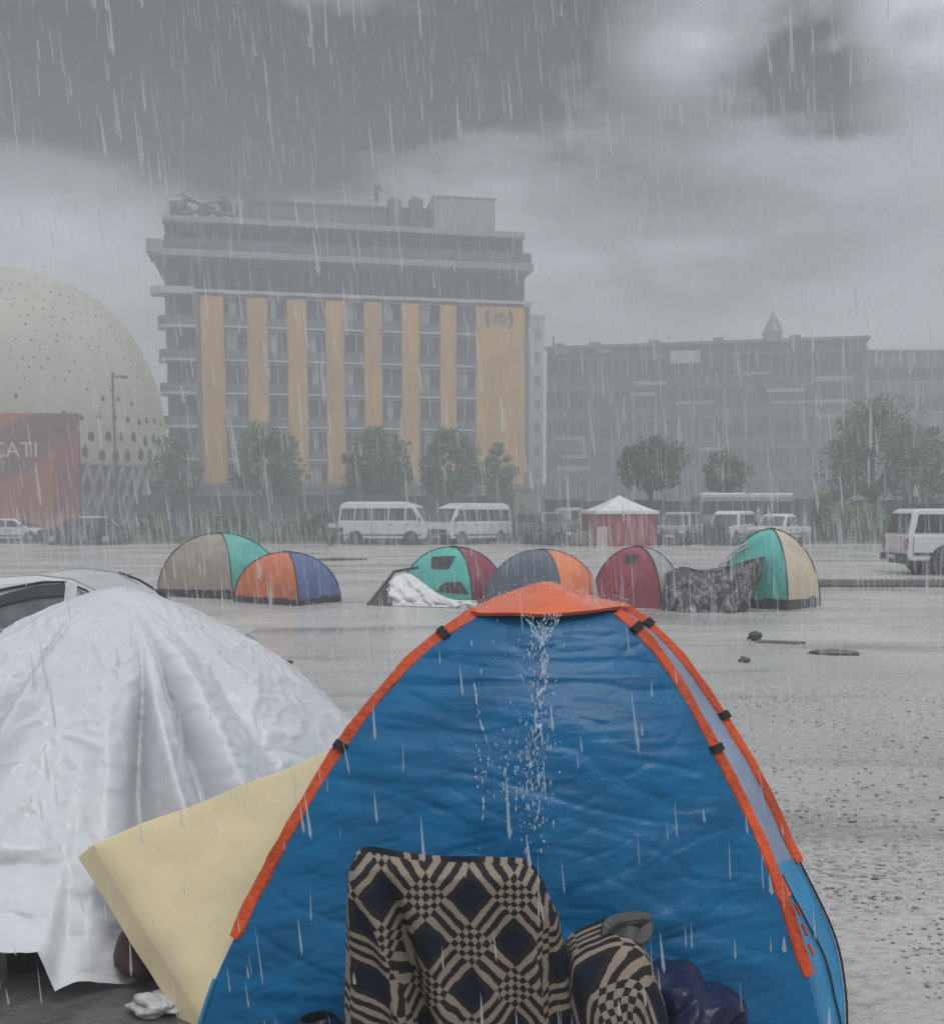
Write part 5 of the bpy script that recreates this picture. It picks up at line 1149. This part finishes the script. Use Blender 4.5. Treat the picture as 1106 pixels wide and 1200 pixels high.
# the blanket: outline of the chair back with cloth wrapped round both edges
bk_o = cr([P(*q) for q in [(404, 1290, 3.06), (404, 1195, 3.06), (405, 1110, 3.05), (409, 1030, 3.04), (416, 1003, 3.04), (428, 994, 3.04), (446, 996, 3.03), (490, 1004, 3.02), (540, 1006, 3.02), (590, 1006, 3.03), (614, 1009, 3.03), (630, 1022, 3.04), (645, 1055, 3.04), (664, 1100, 3.05), (676, 1140, 3.06), (686, 1195, 3.07), (694, 1290, 3.08)]], 120)
def bl_f(i, j):
    """i across (0 left..1 right), j up (0 hem..1 top edge)"""
    def edge(v_, left):
        lo, hi = (0, 34) if left else (len(bk_o) - 1, 86)
        rng = range(lo, hi) if left else range(lo, hi, -1)
        best = min(rng, key=lambda k: abs(bk_o[k].z - v_)); return bk_o[best]
    zlo, zhi = bk_o[0].z, 0
    x_t = lerp(bk_o[0].x, bk_o[-1].x, i)
    # top edge height at this i
    a = samp(bk_o, .30 + .42 * i); tz = a.z
    z = lerp(zlo, tz, j); l = edge(min(z, bk_o[34].z), True); r_ = edge(min(z, bk_o[86].z), False)
    xx = lerp(l.x, r_.x, i); k = j ** 5; xx = lerp(xx, a.x, k)
    y = 2.98 - .045 * math.sin(math.pi * i) ** .5
    return xx, y, z
folds = [(.15, .05, 0.55), (.24, -.085, 0.55), (.36, .030, .4), (.58, .014, .2), (.70, -.016, .1), (.85, .022, -.2), (.90, -.02, -.2)]
def blanket(i, j):
    x, y, z = bl_f(i, j)
    for c0, am, sl in folds:
        cc = c0 + sl * (1 - j) * .28; y -= am * math.exp(-((i - cc) / .035) ** 2) * min(1, (1 - j) * 3)
    y += .012 * mn.noise(Vector((x * 7, 0, z * 5))); y += .055 * (max(0, .06 - i) / .06) ** 1.5 + .055 * (max(0, i - .94) / .06) ** 1.5 + .05 * max(0, j - .955) / .045
    return Vector((x, y, z))
def buv(i, j):
    # the cloth lies diagonally across the back and square where it folds over the sides
    x, y, z = bl_f(i, j); X = (x - bk_o[0].x) / .0125; Z = z / .0125
    if i < .17 + .20 * (1 - j): return (X * .55, Z * 1.0 + 3)
    if i > .80 - .03 * (1 - j): return (X * .9 + 3, Z * 1.0 + 1)
    s2 = .78; return ((X + Z) * s2 + 3.2, (X - Z) * s2 + 1.3)
def buv2(i, j):
    i0 = i; return buv(i0, j)
m = MB()
# separate cloth panels so the pattern breaks at the folds
def pan_range(f0, f1, uvm):
    def fi(i, j): a, b = f0(j), f1(j); return lerp(a, b, i)
    m.grid(lambda i, j: blanket(fi(i, j), j), 60, 120, uvfn=lambda i, j: uvm(*bl_f(fi(i, j), j)))
S = .0172
def uvL(x, y, z): return ((x - bk_o[0].x) / S * .8 + 6.0, z / S + .35 * (x / S) + 2)
def uvC(x, y, z): X, Z = (x - chx) / S, (z - .60) / S; r = .72; return ((X * 1.0 + Z * .92) * r + 14.6, (X * 1.0 - Z * .92) * r + 1.2 + .3 * math.sin(Z * .12))
def uvR(x, y, z): return ((x - bk_o[-1].x) / S * .9 + 4.4, z / S + 9 - .3 * (x / S))
fL = lambda j: .07 + .36 * (1 - j) ** .9
fR = lambda j: .86 - .06 * (1 - j)
pan_range(lambda j: 0, fL, uvL); pan_range(fL, fR, uvC); pan_range(fR, lambda j: 1, uvR)
# back drop of the cloth (towards the tent)
m.grid(lambda i, j: blanket(i, 1 - j) + Vector((0, .055 + .03 * j, 0)), 60, 40, uvfn=lambda i, j: (i * 40, j * 40))
o = obj('blanket', m, M_blk, smooth=True, fixn=False)
tag(o, 'woven brown, beige and navy patterned blanket draped over the chair back', 'blanket')
# second fold of cloth over the arm side: hump to the right
hc = cr([P(*q) for q in [(668, 1280, 3.0), (666, 1180, 3.0), (668, 1128, 3.0), (680, 1113, 3.0), (700, 1104, 3.0), (722, 1096, 3.0), (745, 1101, 3.0), (760, 1120, 3.0), (770, 1150, 3.0), (780, 1190, 3.0), (788, 1280, 3.0)]], 80)
m = MB()
def hump(i, j):
    p = samp(hc, i).copy(); c = Vector((P(722, 1240, 3.0).x, 3.0, .28)); k = math.sin(j * math.pi / 2); q = c.lerp(p, k); q.y = 3.0 - .20 * math.cos(j * math.pi / 2) ** .8 + .012 * mn.noise(p * 9 + Vector((0, j * 6, 0)))
    fold = math.exp(-((i - .66) / .03) ** 2); q.y += .035 * fold * k; return q
def huv(i, j): return (i * 30 + 2 * math.sin(j * 5), (1 - j) * 18 + 5)
m.grid(hump, 100, 40, uvfn=huv); m.grid(lambda i, j: samp(hc, i) + Vector((0, .16 * j, -.01 * j)), 60, 6, uvfn=lambda i, j: (i * 44 + 1, j * 8 + 1))
o = obj('blanket', m, M_blk, smooth=True, fixn=False); tag(o, 'checked brown and beige blanket bundled in a rounded hump right of the chair back', 'blanket')
# dark sandal lying on the hump
m = MB(); so = cr([P(*q) for q in [(708, 1100, 3.03), (716, 1084, 3.05), (740, 1078, 3.06), (763, 1076, 3.07)]], 14)
m.strip(so, lambda i: (0.1, -.5, .85), [.03, .035, .045, .055, .06, .062, .062, .06, .058, .058, .056, .05, .04, .02], .02)
s2 = cr([P(*q) for q in [(716, 1090, 3.02), (736, 1094, 3.0), (752, 1098, 3.0), (763, 1082, 3.03)]], 14); m.strip(s2, lambda i: (0.1, -.8, .5), [.03, .045, .055, .06, .06, .06, .06, .058, .055, .05, .045, .04, .03, .015], .012)
m.tube([P(712, 1092, 3.0), P(726, 1081, 3.0), P(758, 1077, 3.03)], .007, 6)
o = obj('sandal', m, mat('dark_grey_rubber', (.045, .047, .045), .45, .3, 20), smooth=False, bevel=.004); tag(o, 'dark grey rubber sandal lying on top of the bundled blanket hump', 'sandal')
# navy plastic-like cloth heap between hump and tent
F_navy = fabric('navy_nylon', (0.006, 0.011, 0.050), .34, .6, 12, .4, coat=.2)
nv = cr([P(*q) for q in [(742, 1290, 3.25), (752, 1180, 3.25), (766, 1132, 3.27), (786, 1130, 3.27), (808, 1138, 3.26), (820, 1156, 3.26), (848, 1158, 3.25), (866, 1185, 3.24), (880, 1290, 3.24)]], 60)
def nf(i, j):
    p = samp(nv, i).copy(); c = Vector((P(800, 1250, 3.2).x, 3.2, .2)); k = math.sin(j * math.pi / 2); q = c.lerp(p, k); q.y = 3.24 - .18 * math.cos(j * math.pi / 2); q += Vector((mn.noise(q * 11), mn.noise(q * 9 + Vector((3, 0, 0))) * 1.6, mn.noise(q * 12 + Vector((0, 7, 0))))) * .045; q.y += .03 * (1 - min(1, abs(mn.noise(q * 8)) * 5)); return q
m = MB(); m.grid(nf, 70, 36); m.grid(lambda i, j: nf(i, 1) + Vector((0, .1 * j, -.03 * j)), 50, 4)
tag(obj('sleeping_bag', m, F_navy, smooth=True, fixn=False), 'shiny navy sleeping bag heaped between the blanket hump and the blue tent', 'sleeping bag')
m = MB(); 
def nf2(i, j): a = i * 2 * math.pi; r_ = .14 * (1 - j * .8); p = Vector((P(370, 1215, 3.3).x + math.cos(a) * r_ * 1.6, 3.32 + math.sin(a) * r_, .02 + .11 * j)); return p + Vector((mn.noise(p * 9), mn.noise(p * 8), mn.noise(p * 7))) * .03
m.grid(nf2, 40, 12); o = obj('rolled_mat', m, F_navy, smooth=True, fixn=False); tag(o, 'dark navy rolled mat low at the foot of the blue tent left of the chair', 'mat')

# ------------------------------------------------------------------ debris on the flooded lot
M_mud = mat('wet_stone', (.06, .057, .052), .5, .4, 8, bump=.5)
def lump(u, v, wpx, hpx, label, seed, mt=M_mud, name='stone', cat='stone', dz=1.0):
    q = G(u, v); s_ = F / q.y; m = MB(); m.ball((0, 0, hpx / s_ * .35), 1, 2, sc=(wpx / s_ / 2, wpx / s_ / 2.6, hpx / s_ * .62 * dz), jit=.5, seed=seed); o = obj(name, m, mt, smooth=True); o.location = (q.x, q.y, -.01); tag(o, label, cat)
lump(884, 751, 17, 10, 'dark lumpy stone beside the thin plank on the flooded lot', 1); lump(872, 776, 14, 6, 'small flat dark stone nearer than the plank on the flooded lot', 2); lump(335, 782, 16, 8, 'dark stone beyond the right edge of the white tarpaulin', 4)
lump(975, 765, 62, 5, 'long low silt bank breaking the water right of the plank', 3, name='silt_bank', cat='silt bank', dz=.6, mt=mat('silt', (.12, .115, .105), .6, .3, 5))
q = G(915, 754); m = MB(); m.hexa([(-.33, -.06, 0), (.33, -.03, 0), (.33, .03, 0), (-.33, .05, 0), (-.33, -.06, .035), (.33, -.03, .03), (.33, .03, .03), (-.33, .05, .035)]); o = obj('plank', m, mat('wet_wood', (.17, .15, .12), .5, .3, 8), bevel=.005); o.location = (q.x, q.y, .005); o.rotation_euler = (0, 0, R(-12)); tag(o, 'thin wet plank lying on the flooded lot beside the dark stone', 'plank')
q0 = G(938, 688); q1 = G(1150, 688); m = MB(); n_ = 14
m.tube([(lerp(q0.x, q1.x + 1, i / n_), q0.y + .05 * math.sin(i), .06) for i in range(n_ + 1)], .13, 8); tag(obj('low_barrier', m, mat('dark_wet_concrete', (.075, .078, .08), .5, .3, 2, dirt=.3)), 'long low dark barrier lying in the water in front of the roof-racked car', 'barrier')
q0 = G(372, 657); q1 = G(430, 656.5); m = MB(); m.tube([(q0.x, q0.y, .02), ((q0.x + q1.x) / 2, q0.y, .05), (q1.x, q1.y, .02)], .06, 6); tag(obj('timber_beam', m, M_mud), 'short dark beam lying in the water beyond the orange and blue tent', 'beam')
# gravel poking through the water at the right (uncountable)
m = MB(); r3 = random.Random(21)
for k in range(2200):
    y = 3.7 + 6.5 * r3.random() ** 1.3; x = r3.uniform(1.35, .62 * y + .6)
    if x < 1.75 and y < 5.6: continue
    if mn.noise(Vector((x * .9, y * .7, 3))) < -.1 and r3.random() < .8: continue
    s_ = r3.uniform(.003, .010) * (1 if r3.random() < .95 else 1.9); m.ball((x, y, .003 + gz(x, y)), s_, 1, sc=(1.5, 1.1, .55), jit=.6, seed=k)
tag(obj('gravel', m, mat('wet_gravel', (.22, .212, .20), .35, .5, 30), smooth=True, fixn=False), 'dark wet gravel poking through shallow water at the right', 'gravel', kind='stuff')

# ------------------------------------------------------------------ rain
M_rain = bpy.data.materials.new('rain_water'); M_rain.use_nodes = True
t = M_rain.node_tree; t.nodes.clear(); b = N(t, 'ShaderNodeBsdfPrincipled', Roughness=.2, Alpha=.26); b.inputs['Base Color'].default_value = (.9, .93, .96, 1); o = N(t, 'ShaderNodeOutputMaterial')
tl = N(t, 'ShaderNodeBsdfTranslucent'); tl.inputs[0].default_value = (.9, .93, .96, 1); tp = N(t, 'ShaderNodeBsdfTransparent'); mx1 = N(t, 'ShaderNodeMixShader'); mx1.inputs[0].default_value = .40; L(t, tp.outputs[0], mx1.inputs[1]); L(t, tl.outputs[0], mx1.inputs[2])
mx2 = N(t, 'ShaderNodeMixShader'); mx2.inputs[0].default_value = .5; L(t, b.outputs[0], mx2.inputs[1]); L(t, mx1.outputs[0], mx2.inputs[2]); L(t, mx2.outputs[0], o.inputs[0])
M_rain_far = M_rain.copy(); M_rain_far.name = 'distant_rain_water'
for n_ in M_rain_far.node_tree.nodes:
    if n_.type == 'BSDF_PRINCIPLED': n_.inputs['Alpha'].default_value = .10
    if n_.type == 'MIX_SHADER' and n_.inputs[1].links[0].from_node.type == 'BSDF_TRANSPARENT': n_.inputs[0].default_value = .15
def rain():
    r4 = random.Random(9); m = MB()
    def drop(p, ln, w_, lean, mi):
        d = Vector((lean, r4.uniform(-.03, .03), -1)).normalized(); x = Vector((1, 0, 0)); y = Vector((0, 1, 0)); vs = [p - d * ln / 2]
        for t_, k in ((-.1, .55), (.34, 1.0)):
            c = p + d * ln * t_
            for q in range(4): a = q * math.pi / 2 + .78; vs.append(c + x * math.cos(a) * w_ * k + y * math.sin(a) * w_ * k)
        vs.append(p + d * ln / 2)
        m.add(vs, [(0, 1 + q, 1 + (q + 1) % 4) for q in range(4)] + [(1 + q, 5 + q, 5 + (q + 1) % 4, 1 + (q + 1) % 4) for q in range(4)] + [(5 + q, 9, 5 + (q + 1) % 4) for q in range(4)], mi)
    for (n, d0, d1, ln, w_, mi) in ((70, 1.2, 1.9, .045, .0034, 0), (480, 1.5, 3.1, .10, .0030, 0), (420, 3.1, 7, .17, .0050, 0), (1500, 5, 12, .26, .0060, 1), (2300, 10, 26, .5, .014, 1), (3000, 24, 56, 1.1, .032, 1)):
        for _ in range(n):
            y = (r4.uniform(d0 ** 2, d1 ** 2)) ** .5; x = r4.uniform(-.56, .56) * y * 1.15
            z = CAMZ + r4.uniform(-.55, .56) * y
            if z < .05: 
                z = r4.uniform(.1, 1.85)
            k = r4.uniform(.3, 1.4); drop(Vector((x, y, z)), ln * k, w_ * r4.uniform(.4, 1.5), r4.gauss(.085, .035), mi)
    tag(obj('rain', m, [M_rain, M_rain_far], smooth=True, fixn=False, origin=(0, 0, 0)), 'heavy rain falling in slanting pale drops everywhere', 'rain', kind='stuff')
    m = MB()
    for _ in range(8000):   # drops bouncing off the ground
        y = 4.2 + abs(r4.gauss(0, 1)) ** 1.3 * 14; x = r4.uniform(-.56, .56) * y * 1.1
        h_ = r4.uniform(.0, .05) + .02 * r4.random(); s_ = r4.uniform(.0025, .0065) * (1 + y * .06); m.ball((x, y, h_ + gz(x, y)), s_, 0 or 1, sc=(1, 1, r4.uniform(1, 3)))
    tag(obj('splashes', m, M_rain, smooth=True, fixn=False, origin=(0, 0, 0)), 'small splashes thrown up by rain on the flooded ground', 'splashes', kind='stuff')
rain()

# ------------------------------------------------------------------ haze: the rain-filled air
m = MB(); m.box(-400, 400, -70, 620, -1.2, 36.5)
hz = obj('haze', m, bpy.data.materials.new('rain_haze')); tag(hz, 'pale grey rain haze filling the air', 'haze', kind='stuff')
t = hz.data.materials[0]; t.use_nodes = True; t = t.node_tree; t.nodes.clear()
pv = N(t, 'ShaderNodeVolumePrincipled', Density=0.0064, Anisotropy=0.1); pv.inputs['Color'].default_value = (.86, .895, .92, 1); o = N(t, 'ShaderNodeOutputMaterial'); L(t, pv.outputs[0], o.inputs['Volume'])
